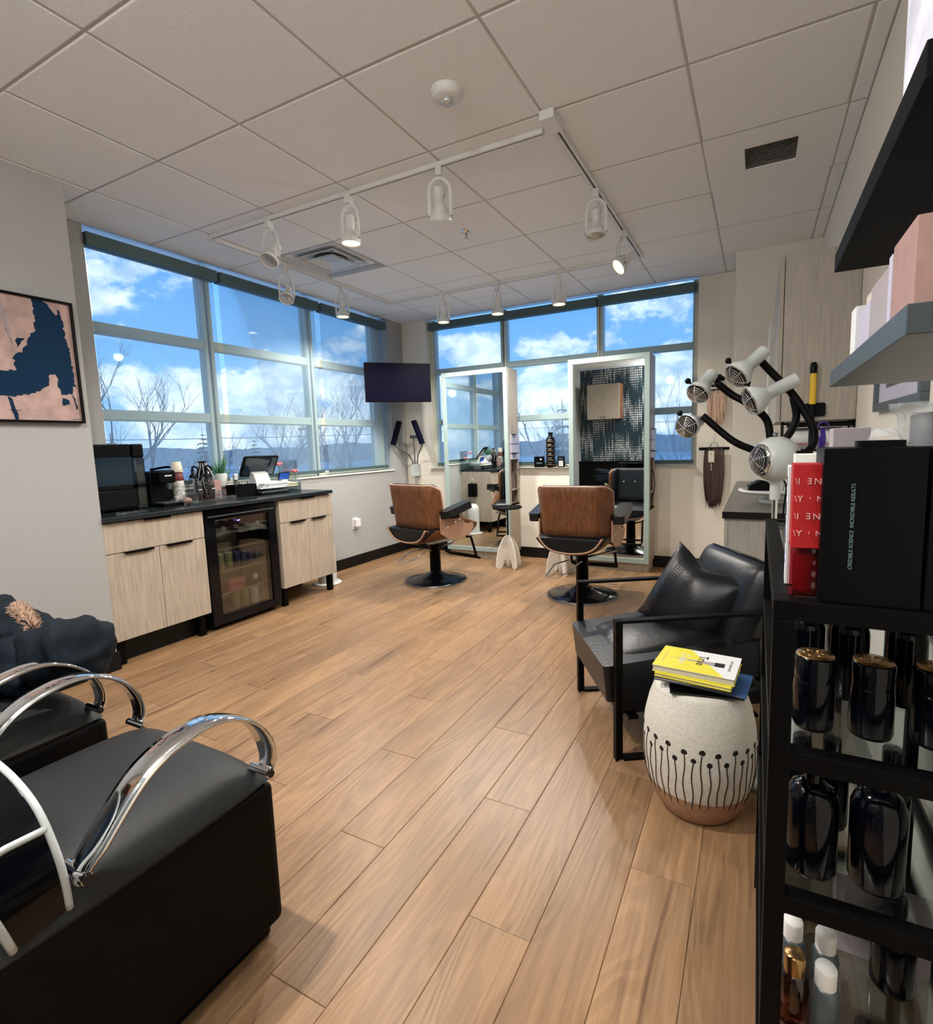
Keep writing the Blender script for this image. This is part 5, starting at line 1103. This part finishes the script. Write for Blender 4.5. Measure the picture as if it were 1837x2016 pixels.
# ================================================================== armchair with cushion
ax = Vector((-.850, -.526, 0)).normalized()          # the way the chair faces
az_ = math.atan2(ax.y, ax.x)
FL = Vector((2.549, 1.297, 0)); FR = Vector((2.858, .797, 0)); mid = (FL+FR)/2
t = thing('armchair', 'black leather armchair on a dark flat-bar metal frame', 'armchair', (mid.x, mid.y, 0), az_)
# local x: forward (front edge at x=0), local y: left-right; depth goes to negative x
hw = (FL-FR).length/2
for s in (-1, 1):
    y = s*hw; b = MB(); D = .66
    b.box((-.032, y-.006, 0), (0, y+.006, .575)); b.box((-D, y-.006, 0), (-D+.032, y+.006, .575)); b.box((-D+.032, y-.018, .563), (-.032, y+.018, .575)); b.box((-.032, y-.018, .563), (0, y+.018, .575)); b.box((-D+.032, y-.018, 0), (-.032, y+.018, .012)); b.box((-.0, y-.018, 0), (-.006, y+.018, .57)); 
    b.build('side_frame', 'blackm', t, bevel=.0015)
MB().box((-.10, -hw+.006, .16), (-.06, hw-.006, .172)).build('cross_bar', 'blackm', t); MB().box((-.60, -hw+.006, .13), (-.56, hw-.006, .142)).build('cross_bar', 'blackm', t)
def pad(w, l, h, crown, T_, name, m, nu=14, nv=14, crease=0.0, seed=0, par=None):
    rn = random.Random(seed); ph = rn.uniform(0, 6)
    def f_(u_, v_, top):
        x = (u_-.5)*2; y = (v_-.5)*2; e = (1-abs(x)**5)*(1-abs(y)**5)
        z = (h/2)*max(e, 0)**.45+crown*(1-x*x)*(1-y*y)+crease*sin(x*5+ph)*cos(y*4)*e
        k = 1-.03*(abs(x*y))**3
        return (x*w/2*k, y*l/2*k, z if top else -(h/2)*max(e, 0)**.45)
    return MB().grid(lambda a_, b_: f_(a_, b_, True), nu, nv, T=T_).grid(lambda a_, b_: f_(1-a_, b_, False), nu, nv, T=T_).build(name, m, par or t)
Ts = TR(-.30, 0, .335) @ Matrix.Rotation(radians(6), 4, 'Y')
b = MB(); b.prism(rrect(.66, 2*hw-.05, .02), -.075, .075, T=Ts); b.build('seat_cushion', 'leather', t, bevel=.035, seg=4)
pad(.60, 2*hw-.10, .10, .02, TR(-.31, 0, .37) @ Matrix.Rotation(radians(6), 4, 'Y'), 'seat_top', 'leather', crease=.004, seed=2)
MB().box((-.65, -hw+.03, .165), (-.02, hw-.03, .25)).build('seat_sling', 'leather', t, bevel=.02)
Tb = TR(-.580, 0, .46) @ Matrix.Rotation(radians(-20), 4, 'Y')
pad(.43, 2*hw-.05, .15, .03, Tb @ TR(0, 0, .09) @ Matrix.Rotation(radians(-90), 4, 'Y'), 'back_cushion', 'leather', 20, 20, crease=.005, seed=4)
MB().tube([Tb @ Vector(q) for q in ((.02, -hw+.08, .300), (.02, hw-.08, .300))], .004, 6).build('seam', 'leather', t)
# throw cushion leaning in the corner of the seat
t = thing('throw_cushion', 'square black leather cushion with a stitched seam on the armchair', 'cushion', (mid.x+.38, mid.y+.235, .545), az_); t.scale = (.9, .80, .84)
def cushion_mesh():
    n = 20
    def f_(u_, v_, s):
        x = (u_-.5)*2; y = (v_-.5)*2; e = max(0, (1-x*x)*(1-y*y)); pin = 1-.16*(1-abs(x)**1.5*1)*(abs(y)**3)-.0
        X_ = x*.23*(1-.13*(1-x*x)*abs(x)**.2*0-.12*(1-y*y)*abs(x)**4*-0)
        hx = 1-.11*(1-y*y)*abs(x)**3; hy = 1-.13*(1-x*x)*abs(y)**3
        fold = .018*sin(6*x+2*y)*e**.6*(.3+abs(y))
        return (s*(.105*e**.55)+fold*.5, x*.245*hx, y*.235*hy-.035*math.exp(-((x+.1)/.35)**2)*max(0, y)**4)
    return MB().grid(lambda a_, b_: f_(a_, b_, 1), n, n).grid(lambda a_, b_: f_(1-a_, b_, -1), n, n)
c_ = cushion_mesh().build('cushion_cover', 'leather', t, rot=(radians(-20), radians(-20), radians(30)), )
b = MB()
for k in range(26):
    z = -.17+k*.0135; b.tube([(.102-.9*abs(z/.24)**3*.10, -.10, z), (.106-.9*abs(z/.24)**3*.10, -.088, z+.005)], .0022, 4); b.tube([(.102-.9*abs(z/.24)**3*.10, -.118, z+.004), (.106-.9*abs(z/.24)**3*.10, -.106, z)], .0022, 4)
o = b.build('stitching', 'black', t, rot=(radians(-20), radians(-20), radians(30)), ); o['kind'] = 'stuff'
# ================================================================== garden stool with books
t = thing('garden_stool', 'cream ceramic garden stool painted with black dot-headed stems over a tan base', 'stool', (3.178, .672, 0)); t.scale = (.96, .96, .97)
sp = [(.0001, 0), (.118, 0), (.130, .008), (.150, .04), (.168, .085), (.183, .14), (.190, .20), (.191, .26), (.184, .33), (.170, .39), (.152, .44), (.147, .452), (.138, .458), (.0001, .460)]
def srad(z):
    for (r0, z0), (r1, z1) in zip(sp[1:], sp[2:]):
        if z0 <= z <= z1: return r0+(r1-r0)*(z-z0)/(z1-z0)
    return .14
lowp = [p for p in sp if p[1] <= .085]+[(srad(.11), .11)]; highp = [(srad(.11), .11)]+[p for p in sp if p[1] > .11]
MB().lathe(lowp, 56, cap=False).build('tan_base', 'tan', t); MB().lathe(highp, 56, cap=False).build('body', 'terrac', t)
rn = random.Random(9); n = 44
for k in range(n):
    a = 2*pi*k/n; hi = (k % 2 == 0); zt = (.292 if hi else .262)+rn.uniform(-.006, .006); zb = rn.uniform(.075, .10); ph = rn.uniform(0, 6); pts = []
    for q in range(11):
        z = zb+(zt-zb)*q/10; aa = a+.016*sin(q*.9+ph); rr = srad(z)+.0004; pts.append((rr*cos(aa), rr*sin(aa), z))
    st = MB().tube(pts, [.0009]+[.0019]*9+[.0016], 5).build('painted_stem', 'ink', t)
    aa = a+.016*sin(9+ph); rr = srad(zt)
    Q = TR(rr*cos(aa), rr*sin(aa), zt) @ Matrix.Rotation(aa, 4, 'Z') @ Matrix.Rotation(radians(8 if zt > .25 else 0), 4, 'Y')
    MB().ball((0, 0, 0), (.0016, .0105 if hi else .009, .0125 if hi else .011), 14, 8, T=Q).build('painted_dot', 'ink', t)
def book(loc, w, l, h, rz, cover, pages, label, name='book'):
    t = thing(name, label, 'book' if name == 'book' else 'magazine', loc, radians(rz), 'books and magazines on the garden stool')
    MB().box((-w/2, -l/2, h-.003), (w/2, l/2, h)).build('front_cover', cover, t, bevel=.0006); MB().box((-w/2, -l/2, 0), (w/2, l/2, .003 if h > .01 else .001)).build('back_cover', cover, t)
    MB().box((-w/2+.003, -l/2+.003, .001), (w/2-.003, l/2-.003, h-.003)).build('pages', pages, t)
    return t
z = .447
book((3.195, .64, z), .22, .18, .007, 10, 'black', 'page', 'black magazine at the bottom of the pile on the garden stool', 'magazine'); z += .0075
book((3.215, .665, z), .235, .17, .008, -6, 'bluebook', 'page', 'blue magazine sticking out on the right of the pile', 'magazine'); z += .0085
book((3.145, .69, z), .21, .17, .007, 16, 'lilac', 'paper', 'pale magazine sticking out on the left of the pile', 'magazine'); z += .0075
book((3.165, .65, z), .23, .18, .012, -2, 'dgrey', 'page', 'dark grey book in the middle of the pile', 'book'); z += .0125
book((3.175, .645, z), .235, .185, .012, -7, 'yellowp', 'page', 'yellow book just under the top book of the pile', 'book'); z += .0125
tb = thing('book', 'yellow and white book with a brush picture and the word True, topmost of the pile', 'book', (3.172, .657, z), radians(-5), 'books and magazines on the garden stool')
w, l, h = .252, .185, .022
MB().box((-w/2, -l/2, 0), (w/2, l/2, .002)).build('back_cover', 'yellowp', tb); MB().box((-w/2+.002, -l/2+.003, .002), (w/2-.003, l/2-.003, h-.002)).build('pages', 'page', tb)
MB().box((-w/2, -l/2, h-.002), (w/2, l/2, h)).build('front_cover', 'paper', tb)
MB().prism([(-w/2, -l/2), (w/2-.03, -l/2), (-w/2+.09, l/2), (-w/2, l/2)], h, h+.0004).build('yellow_triangle', 'yellowp', tb)
MB().prism([(.02, -.012), (.055, -.016), (.055, .014), (.02, .008)], h+.0004, h+.0009).build('brush_bristles', 'greybox', tb); MB().box((.055, -.017, h+.0004), (.085, .015, h+.0010)).build('brush_ferrule', 'ink', tb); MB().prism([(-.09, -.001), (.02, -.010), (.02, .007)], h+.0004, h+.0008).build('brush_handle', 'greybox', tb)
text('title_text', 'True', 'ink', tb, (.0, .052, h+.0008), (0, 0, radians(-90)), .042, sx=1)
text('title_text', 'Color', 'txtw', tb, (-.055, .045, h+.0008), (0, 0, radians(-90)), .036)
text('author_text', 'hair colour handbook'.replace('hair colour handbook', 'ANY HAIRSTYLIST'), 'greybox', tb, (.098, .05, h+.0008), (0, 0, radians(-90)), .011)
MB().box((-.105, -.05, h+.0004), (-.1035, .05, h+.0007)).build('printed_rule', 'greybox', tb)
# ================================================================== product rack by the right wall
KX0, KX1, KY0, KY1, KZ = 3.358, 3.70, -.387, .386, 1.05
t = thing('product_rack', 'black metal product rack with dark glass shelves in the right foreground', 'rack', (KX0, KY0, 0)); Tm = TR(-KX0, -KY0, 0); s = .026
for (x, y) in ((KX0, KY0), (KX1-s, KY0), (KX0, KY1-s), (KX1-s, KY1-s)): MB().box((x, y, 0), (x+s, y+s, KZ-s), T=Tm).build('leg', 'blackm', t, bevel=.0015)
for i, z in enumerate((KZ, .842, .628, .40, .17)):
    z0 = z-.026 if i else z-s; e = 0 if i == 0 else 0
    f0 = MB(); q = 0 if i == 0 else .0009; f0.box((KX0+q, KY0+q, z0), (KX1-q, KY0+s, z), T=Tm); f0.box((KX0+q, KY1-s, z0), (KX1-q, KY1-q, z), T=Tm); f0.box((KX0+q, KY0+s, z0), (KX0+s, KY1-s, z), T=Tm); f0.box((KX1-s, KY0+s, z0), (KX1-q, KY1-s, z), T=Tm)
    f0.build('shelf_frame', 'blackm', t, bevel=.0012)
    MB().box((KX0+s-.004, KY0+s-.004, z-.008), (KX1-s+.004, KY1-s+.004, z-.003), T=Tm).build('glass_shelf', 'clear', t)
def pbottle(x, y, z, r, h, m, cap, label, group, pump=False, capr=None, caph=.03, taper=.85):
    t = thing('product_bottle', label, 'bottle', (x, y, z), 0, group); cr_ = capr or r*.5
    if cap is None: hh = h
    else: hh = h-caph
    MB().lathe([(.0001, 0), (r*.92, 0), (r, .006), (r, hh*.80), (r*taper, hh*.93), (cr_, hh), (.0001, hh)], 26, cap=False).build('bottle_body', m, t)
    if cap: MB().lathe([(cr_*1.02, hh-.002), (cr_*1.05, hh+caph-.003), (cr_*.95, hh+caph), (.0001, hh+caph)], 22, cap=False).build('cap', cap, t)
    if pump: MB().tube([(0, 0, h), (0, 0, h+.015), (-.012, 0, h+.022), (-.035, 0, h+.018), (-.04, 0, h+.008)], .0045, 8).build('pump', 'bgloss', t)
    return t
G = 'dark bottles on the product rack'
zA = .8395; zB = .6255; zC = .3975
for (x, y, s_) in ((3.417, -.29, 'front left'), (3.487, -.285, 'front middle'), (3.560, -.28, 'front right')): 
    q = pbottle(x, y, zA, .027, .108, 'bgloss', 'bgloss', 'short black jar with bronze embossed lid, '+s_+' on the upper rack shelf', G, capr=.025, caph=.034, taper=.95)
    o = MB().lathe([(.0001, .109), (.0235, .109), (.0245, .1078)], 24, cap=False).build('bronze_lid', 'gold', q)
    for k in range(6): a = k*1.05; MB().ball((.012*cos(a), .012*sin(a), .109), (.005, .003, .0018), 8, 5).build('embossing', 'gold', o)
for (x, y, s_) in ((3.414, -.17, 'left'), (3.475, -.165, 'middle'), (3.55, -.16, 'right')): pbottle(x, y, zA, .027, .165, 'bgloss', 'bgloss', 'tall black bottle, second row of the upper rack shelf, '+s_, G)
for (x, y, s_) in ((3.418, -.03, 'left'), (3.49, -.02, 'middle'), (3.58, -.01, 'right')): pbottle(x, y, zA, .030, .16, 'amber' if s_ == 'left' else 'bgloss', 'black', ('amber' if s_ == 'left' else 'black')+' bottle, third row of the upper rack shelf, '+s_, G)
for (x, y, h_, s_) in ((3.4195, -.305, .165, 'front left'), (3.500, -.30, .172, 'front right')): pbottle(x, y, zB, .034, h_, 'bgloss', 'bgloss', 'large black round-shouldered bottle, '+s_+' on the middle rack shelf', G, capr=.011, caph=.028, taper=.8)
for (x, y, s_) in ((3.412, -.205, 'left'), (3.455, -.19, 'centre'), (3.535, -.19, 'right')): pbottle(x, y, zB, .026, .15, 'bgloss', 'bgloss', 'slim black bottle, second row of the middle rack shelf, '+s_, G)
pbottle(3.41, -.09, zB, .022, .16, 'whitem', 'black', 'white bottle with black cap deep on the middle rack shelf', G)
for (x, y, m_, c_, l_) in ((3.4035, -.285, 'dgrey', 'whitem', 'grey bottle with flat white cap, back left on the low rack shelf'), (3.447, -.288, 'dgrey', 'whitem', 'grey bottle with flat white cap, back right on the low rack shelf'),
                     (3.4025, -.346, 'amber', 'gold', 'amber bottle with flat brown cap on the low rack shelf'), (3.441, -.350, 'dgrey', 'whitem', 'grey bottle with flat white cap right of the amber bottle')):
    pbottle(x, y, zC, .0185, .112, m_, c_, l_, 'bottles on the low rack shelf', capr=.0135, caph=.028, taper=.9)
pbottle(3.545, -.22, zC, .03, .15, 'bgloss', 'black', 'black bottle at the right of the low rack shelf', G)
tag(B((3.47, -.19, zC), (3.60, -.175, zC+.13)).build('carton', 'greybox', bevel=.001), 'flat brown-grey carton standing at the back of the low rack shelf', 'carton')
for k, (x, y) in enumerate(((3.42, -.28), (3.51, -.25), (3.60, -.27), (3.45, -.12))): pbottle(x, y, .1675, .03, .17, 'bgloss', 'black', 'black bottle on the bottom rack shelf, '+('front left', 'front middle', 'front right', 'second row')[k], G)
# --- cartons and bags on top of the rack
zt = KZ+.0005
def textlines(par, lines, m, x0, y, size): pass
for k, (x0, x1) in enumerate(((3.4085, 3.512), (3.516, 3.62))):
    t = thing('black_carton', 'tall black carton with thin grey upright lettering, '+('left' if k == 0 else 'right')+' of the two on the rack', 'carton', (x0, -.378, zt+.0), 0, 'tall black cartons on the rack')
    B((0, 0, 0), (x1-x0, .10, .196)).build('box', 'black', t, bevel=.001)
    text('printed_text', 'CREDIBLE SCIENCE  INCREDIBLE RESULTS', 'txtg', t, (.034, -.0006, .045), (radians(90), radians(-90), 0), .0058)
t = thing('red_carton', 'red carton printed with mirrored white letters and a clear pink window', 'carton', (3.375, -.358, zt), 0)
B((.002, 0, .065), (.046, .05, .176)).build('carton_top', 'red', t, bevel=.0008); B((.0015, .001, .0), (.046, .049, .065)).build('clear_window', glassy('pink_clear_plastic', (.80, .25, .30), .08), t)
MB().lathe([(.0001, .002), (.017, .002), (.018, .008), (.018, .05), (.012, .062)], 20, T=TR(.024, .025, 0), cap=False).build('bottle_inside', mat('red_liquid', (.30, .012, .01), .2), t)
for k in range(4):
    z = .150-.023*k; s_ = '/I EN' if k % 2 == 0 else '/Y . N'
    a, b_ = ('\\I', 'N') if k % 2 == 0 else ('\\Y', 'N')
    text('printed_letters', a, 'txtp', t, (.004, -.0006, z), (radians(90), 0, 0), .0115)
    text('printed_letters', b_, 'txtp', t, (.0255 if k % 2 == 0 else .029, -.0006, z), (radians(90), 0, 0), .0115)
    if k % 2 == 0: text('printed_letters', 'E', 'txtp', t, (.0235, -.0006, z), (radians(90), 0, 0), .0115, sx=-1)
    else: text('printed_letters', "'", 'txtp', t, (.021, -.0006, z-.002), (radians(90), 0, 0), .0115)
t = thing('white_carton', 'white carton with small blue and green print just behind the red one', 'carton', (3.3735, -.300, zt), radians(-2)); B((0, 0, 0), (.034, .055, .170)).build('box', 'paper', t, bevel=.001)
for k in range(9): B((-.0006, .008, .03+k*.014), (0, .047, .035+k*.014+.004*(k % 3))).build('printed_block', ('blue', 'txtg', 'teal')[k % 3], t)
t = thing('pale_carton', 'taller plain white carton behind the red one', 'carton', (3.385, -.235, zt)); B((0, 0, 0), (.05, .04, .185)).build('box', 'whitem', t, bevel=.001)
t = thing('grey_brown_box', 'small grey-brown box standing behind the tall black cartons', 'box', (3.429, -.262, zt)); B((0, 0, 0), (.044, .04, .222)).build('box', 'greybox', t, bevel=.001)
t = thing('roller_pack', 'clear plastic bag holding a dark bristly hair roller on the black cartons', 'bag', (3.524, -.33, zt+.1965)); t.scale = (1.25, 1.25, 1.1)
MB().lathe([(.012, 0), (.0175, .002), (.0175, .034), (.012, .035)], 24, cap=False).build('hair_roller', 'mesh', t)
MB().lathe([(.010, .0352), (.0165, .036), (.016, .037), (.0095, .0365)], 24, cap=False).build('roller_rim', 'steel', t)
rn = random.Random(2)
b = MB(); b.grid(lambda u_, v_: ((.024+.004*sin(9*u_*2*pi)*v_+.006*(v_ > .85))*cos(2*pi*u_)*1.05, (.024+.004*cos(7*u_*2*pi)*v_)*sin(2*pi*u_), .048*v_), 36, 8, closeu=True); b.build('plastic_bag', 'bag', t)
t = thing('plastic_pouch', 'crumpled clear plastic pouch lying left of the roller bag', 'pouch', (3.480, -.31, zt+.1965)); b = MB()
b.grid(lambda u_, v_: (-.018+.04*u_, -.01+.02*v_, .002+.022*sin(pi*u_)**.5*(.55+.45*v_)*(1+.15*sin(13*u_+5*v_))), 14, 8); b.grid(lambda u_, v_: (-.018+.04*u_, -.01+.02*v_, .001), 3, 3); b.build('pouch', 'bag', t)
t = thing('black_pouch', 'flat black pouch in front of the clear plastic pouch', 'pouch', (3.470, -.345, zt+.1965)); MB().prism(rrect(.05, .03, .008), 0, .008).build('pouch', 'black', t, bevel=.003)
# ================================================================== floating shelves with cartons
SX = 3.462
t = thing('floating_shelf', 'dark grey-blue floating shelf, lower of the two on the right wall', 'shelf', (SX, -.485, 1.360)); B((0, 0, 0), (XR-SX, .625, .030)).build('board', 'shelf', t, bevel=.001)
t = thing('floating_shelf', 'black floating shelf, upper of the two on the right wall', 'shelf', (SX, -.50, 1.585)); B((0, 0, 0), (XR-SX, .64, .034)).build('board', 'blackboard', t, bevel=.001)
zs = 1.3905
tag(B((3.468, -.475, zs), (3.60, -.375, zs+.085)).build('carton', 'pinkbox', bevel=.0012), 'large dusty pink carton at the near end of the lower shelf', 'carton')
tag(B((3.468, -.368, zs), (3.53, -.352, zs+.080)).build('carton', 'lilac', bevel=.001), 'slim pale lilac carton beside the large pink one', 'carton')
tag(B((3.471, -.345, zs), (3.55, -.225, zs+.075)).build('carton', 'greybox', bevel=.001), 'grey carton with pale side standing in the middle of the lower shelf', 'carton')
tag(B((3.470, -.222, zs), (3.520, -.13, zs+.060)).build('carton', 'lilac', bevel=.001), 'low lilac carton on the lower shelf', 'carton')
tag(B((3.470, -.10, zs), (3.53, -.055, zs+.078)).build('carton', 'paper', bevel=.001), 'white carton near the far end of the lower shelf', 'carton')
tag(B((3.478, -.18, zs+.0605), (3.512, -.14, zs+.082)).build('carton', 'cream', bevel=.001), 'tiny cream box on top of the low lilac carton', 'carton')
tag(B((3.58, -.20, zs), (3.66, .05, zs+.10)).build('carton', 'lilac', bevel=.001), 'tall lilac carton at the back of the lower shelf', 'carton')
tag(B((3.47, -.49, 1.6195), (3.70, -.36, 1.90)).build('carton', 'marble', bevel=.004), 'large white marbled wrapped carton on the upper shelf', 'carton')
# framed print beneath the shelves
t = thing('framed_print', 'small framed print in a grey frame on the right wall under the shelves', 'picture', (XR, .93, 1.34)); y0, y1, H = -.33, .30, .30
b = MB(); b.box((-.022, y0, 0), (-.0005, y1, .028)); b.box((-.022, y0, H-.028), (-.0005, y1, H)); b.box((-.022, y0, .028), (-.0005, y0+.025, H-.028)); b.box((-.022, y1-.025, .028), (-.0005, y1, H-.028)); b.build('frame', 'dgrey', t, bevel=.002)
B((-.008, y0+.025, .028), (-.004, y1-.025, H-.028)).build('mat_board', 'lilac', t); B((-.0088, y0+.14, .075), (-.008, y1-.14, H-.06)).build('print', 'dgrey', t)
# ================================================================== shampoo chairs and backwash
def shampoo_chair(loc, label):
    # origin at floor under the seat centre; faces +y
    t = thing('shampoo_chair', label, 'salon chair', loc, 0, 'black shampoo chairs with chrome arms')
    T_ = Matrix.Identity(4)
    pad(.545, .618, .13, .016, TR(0, -.027, .436), 'seat_cushion', 'vinyl', 28, 28, par=t)
    MB().box((-.272, -.335, .045), (.272, .281, .43)).build('seat_base', 'blackv', t, bevel=.02, seg=3); MB().box((-.24, -.28, .0), (.24, .262, .05)).build('plinth', 'black', t, bevel=.01)
    for s in (-1, 1):
        x = s*.275; pr = [(-.150, .50), (-.140, .528), (-.115, .555), (-.080, .593), (-.04, .632), (.0, .656), (.045, .670), (.10, .677), (.15, .668), (.20, .640), (.238, .600), (.262, .55), (.268, .50), (.252, .462)]
        pts = []
        P3 = [pr[0]]+pr+[pr[-1]]
        for i in range(1, len(P3)-2):
            for k in range(4):
                q = k/4; A0, A1, A2, A3 = [Vector((0, *P3[i+j])) for j in (-1, 0, 1, 2)]
                v_ = .5*((2*A1)+(A2-A0)*q+(2*A0-5*A1+4*A2-A3)*q*q+(3*A1-A0-3*A2+A3)*q**3); pts.append((x, v_.y, v_.z))
        pts.append((x, *pr[-1]))
        b = MB(); n = len(pts); wid = [  .021+.015*min(1, 1.0*min(i, n-1-i)/8) for i in range(n)]
        # flat bar of varying width, slightly domed
        vs_ = []; fs = []
        for i, p_ in enumerate(pts):
            pv = Vector(pts[max(0, i-1)]); nx = Vector(pts[min(n-1, i+1)]); tg = (nx-pv).normalized(); nn = Vector((0, -tg.z, tg.y)); w_ = wid[i]
            if nn.z < 0 and False: nn = -nn
            for (u_, d_) in ((-1, 0), (-.55, .0035), (0, .005), (.55, .0035), (1, 0), (.98, -.006), (-.98, -.006)): vs_.append(tuple(Vector(p_)+Vector((u_*w_, 0, 0))+nn*d_))
        m_ = 7
        for i in range(n-1):
            for k in range(m_): k2 = (k+1) % m_; fs.append((i*m_+k, i*m_+k2, (i+1)*m_+k2, (i+1)*m_+k))
        fs += [tuple(range(m_-1, -1, -1)), tuple((n-1)*m_+k for k in range(m_))]
        b.add(vs_, fs, True); arm = b.build('chrome_arm', 'chrome', t)
        for (yy, zz) in ((-.143, .515), (.250, .475)):
            MB().cyl((x-.016*s-s*.03, yy, zz), (x+s*.022, yy, zz), .010, n=14).build('arm_bolt', 'chrome', t)
            MB().cyl((x+s*.0295, yy-.002, zz), (x+s*.0305, yy-.002, zz), .009, n=14).build('bolt_hole', 'ink', arm)
    # back: rounded cushion leaning away, white piping round both rims
    def arc(y, inset, lean):
        o = []; w_ = .27-inset; h0, h1 = .455, .705-inset
        P2 = [(w_*1.02, h0), (w_*1.03, h0+.06), (w_*.98, h0+.12), (w_*.84, h1-.055), (w_*.60, h1-.018), (w_*.3, h1), (0, h1+.004)]
        P2 = P2+[(-a_, b_) for a_, b_ in P2[-2::-1]]
        return [(a_, y-lean*(b_-h0), b_) for a_, b_ in P2]
    f_ = sm(arc(-.160, .012, .05), 4); g_ = sm(arc(-.245, 0.0, .25), 4); b = MB(); n = len(f_)
    b.add(f_+g_, [(i, i+1, n+i+1, n+i) for i in range(n-1)]+[tuple(range(n))[::-1], tuple(range(n, 2*n))], False); b.build('back_cushion', 'bgloss', t, bevel=.004)
    MB().tube(f_, .0065, 8).build('white_piping', 'lightgrey', t); MB().tube(g_, .0065, 8).build('white_piping', 'lightgrey', t)
    for i in (10, n-11): MB().tube([f_[i], tuple((Vector(f_[i])+Vector(g_[i]))/2+Vector((0, 0, .004))), g_[i]], .0065, 8).build('white_piping', 'lightgrey', t)
    # bowl pedestal behind
    MB().box((-.16, -.80, 0), (.16, -.46, .62)).build('bowl_pedestal', 'black', t, bevel=.02)
    MB().lathe([(.08, .60), (.16, .64), (.235, .74), (.255, .82), (.262, .83), (.255, .84), (.235, .82), (.20, .72), (.10, .67), (.0001, .66)], 36, T=TR(0, -.68, 0) @ Matrix.Diagonal((1, 1, 1, 1)), cap=False).build('wash_bowl', 'bgloss', t)
    MB().tube([(0, -.88, .82), (0, -.88, .95), (0, -.84, 1.0), (0, -.78, .98)], .012, 10).build('tap', 'chrome', t)
    return t
sc = shampoo_chair((1.985, -.585, 0), 'black shampoo chair with chrome arms in the left foreground, nearest the camera')
dup(sc, (1.225, -.585, 0), 0, 'black shampoo chair with chrome arms carrying the folded coat')
# folded coat with fur trim
t = thing('folded_coat', 'dark navy puffer coat with tan fur trim folded on the shampoo chair', 'coat', (1.155, -.385, .505)); t.scale = (.95, .95, .90)
rn = random.Random(12)
def lump(c, r3, seed, rot=0):
    rn = random.Random(seed); p1, p2, p3 = rn.uniform(0, 6), rn.uniform(0, 6), rn.uniform(0, 6)
    def g2(u_, v_):
        a = 2*pi*u_; e = pi*(v_-.5); d = Vector((cos(a)*cos(e), sin(a)*cos(e), sin(e)))
        k = 1+.10*sin(5*d.x+p1)*cos(4*d.z+p2)+.07*sin(9*d.y+7*d.x+p3)+.04*sin(16*d.x+11*d.z+p1)
        sq = Vector((math.copysign(abs(d.x)**.8, d.x)*r3[0], math.copysign(abs(d.y)**.8, d.y)*r3[1], math.copysign(abs(d.z)**.85, d.z)*r3[2]))*k
        return tuple(Matrix.Rotation(rot, 3, 'Y') @ sq+Vector(c))
    return MB().grid(g2, 40, 22, closeu=True)
lump((-.13, 0, .115), (.30, .17, .105), 1, radians(2)).build('coat_body', 'coat', t)
lump((.215, .05, .15), (.17, .12, .115), 4, radians(-14)).build('folded_sleeve', 'coat', t)
lump((-.20, .03, .22), (.25, .10, .055), 7, radians(10)).build('collar_fold', 'coat', t)
b = MB(); rn = random.Random(5)
for k in range(900):
    u_ = rn.uniform(0, 1); a = rn.uniform(0, 2*pi); c0 = Vector((-.13+.17*u_, .06-.02*u_, .262-.055*u_*u_)); d = Vector((rn.uniform(-.3, .3), cos(a), sin(a))).normalized(); rr = .020
    q = c0+d*rr; tip = q+(d+Vector((rn.uniform(-.5, .5), 0, rn.uniform(-.2, .4)))).normalized()*rn.uniform(.010, .020); b.tube([c0, q, tip], [.0035, .0022, .0004], 3)
o = b.build('fur_trim', 'fur', t); o['kind'] = 'stuff'
# ================================================================== wall cabinet on the patterned wall (seen in the mirror)
t = thing('upper_cabinet', 'pale oak two-door cabinet on the dashed wallpaper, seen in the right mirror', 'cabinet', (.555, YN+.001, 1.70)); 
MB().box((-.325, 0, 0), (.325, .30, .69)).build('carcass', 'walnut', t, bevel=.001)
for s in (-1, 1):
    d = MB().box((min(s*.0015, s*.325), .301, 0), (max(s*.0015, s*.325), .320, .69)).build('door', 'oak', t, bevel=.001); MB().cyl((s*.03, .320, .04), (s*.03, .338, .04), .012, n=14).build('knob', 'black', d)
t = thing('wash_shelf', 'low black shelf running along the dashed wallpaper behind the shampoo bowls', 'shelf', (.9, YN+.001, 0)); B((-1.2, 0, .82), (1.6, .14, .85)).build('board', 'black', t); B((-1.2, 0, 0), (1.6, .12, .82)).build('plinth', 'blackm', t)
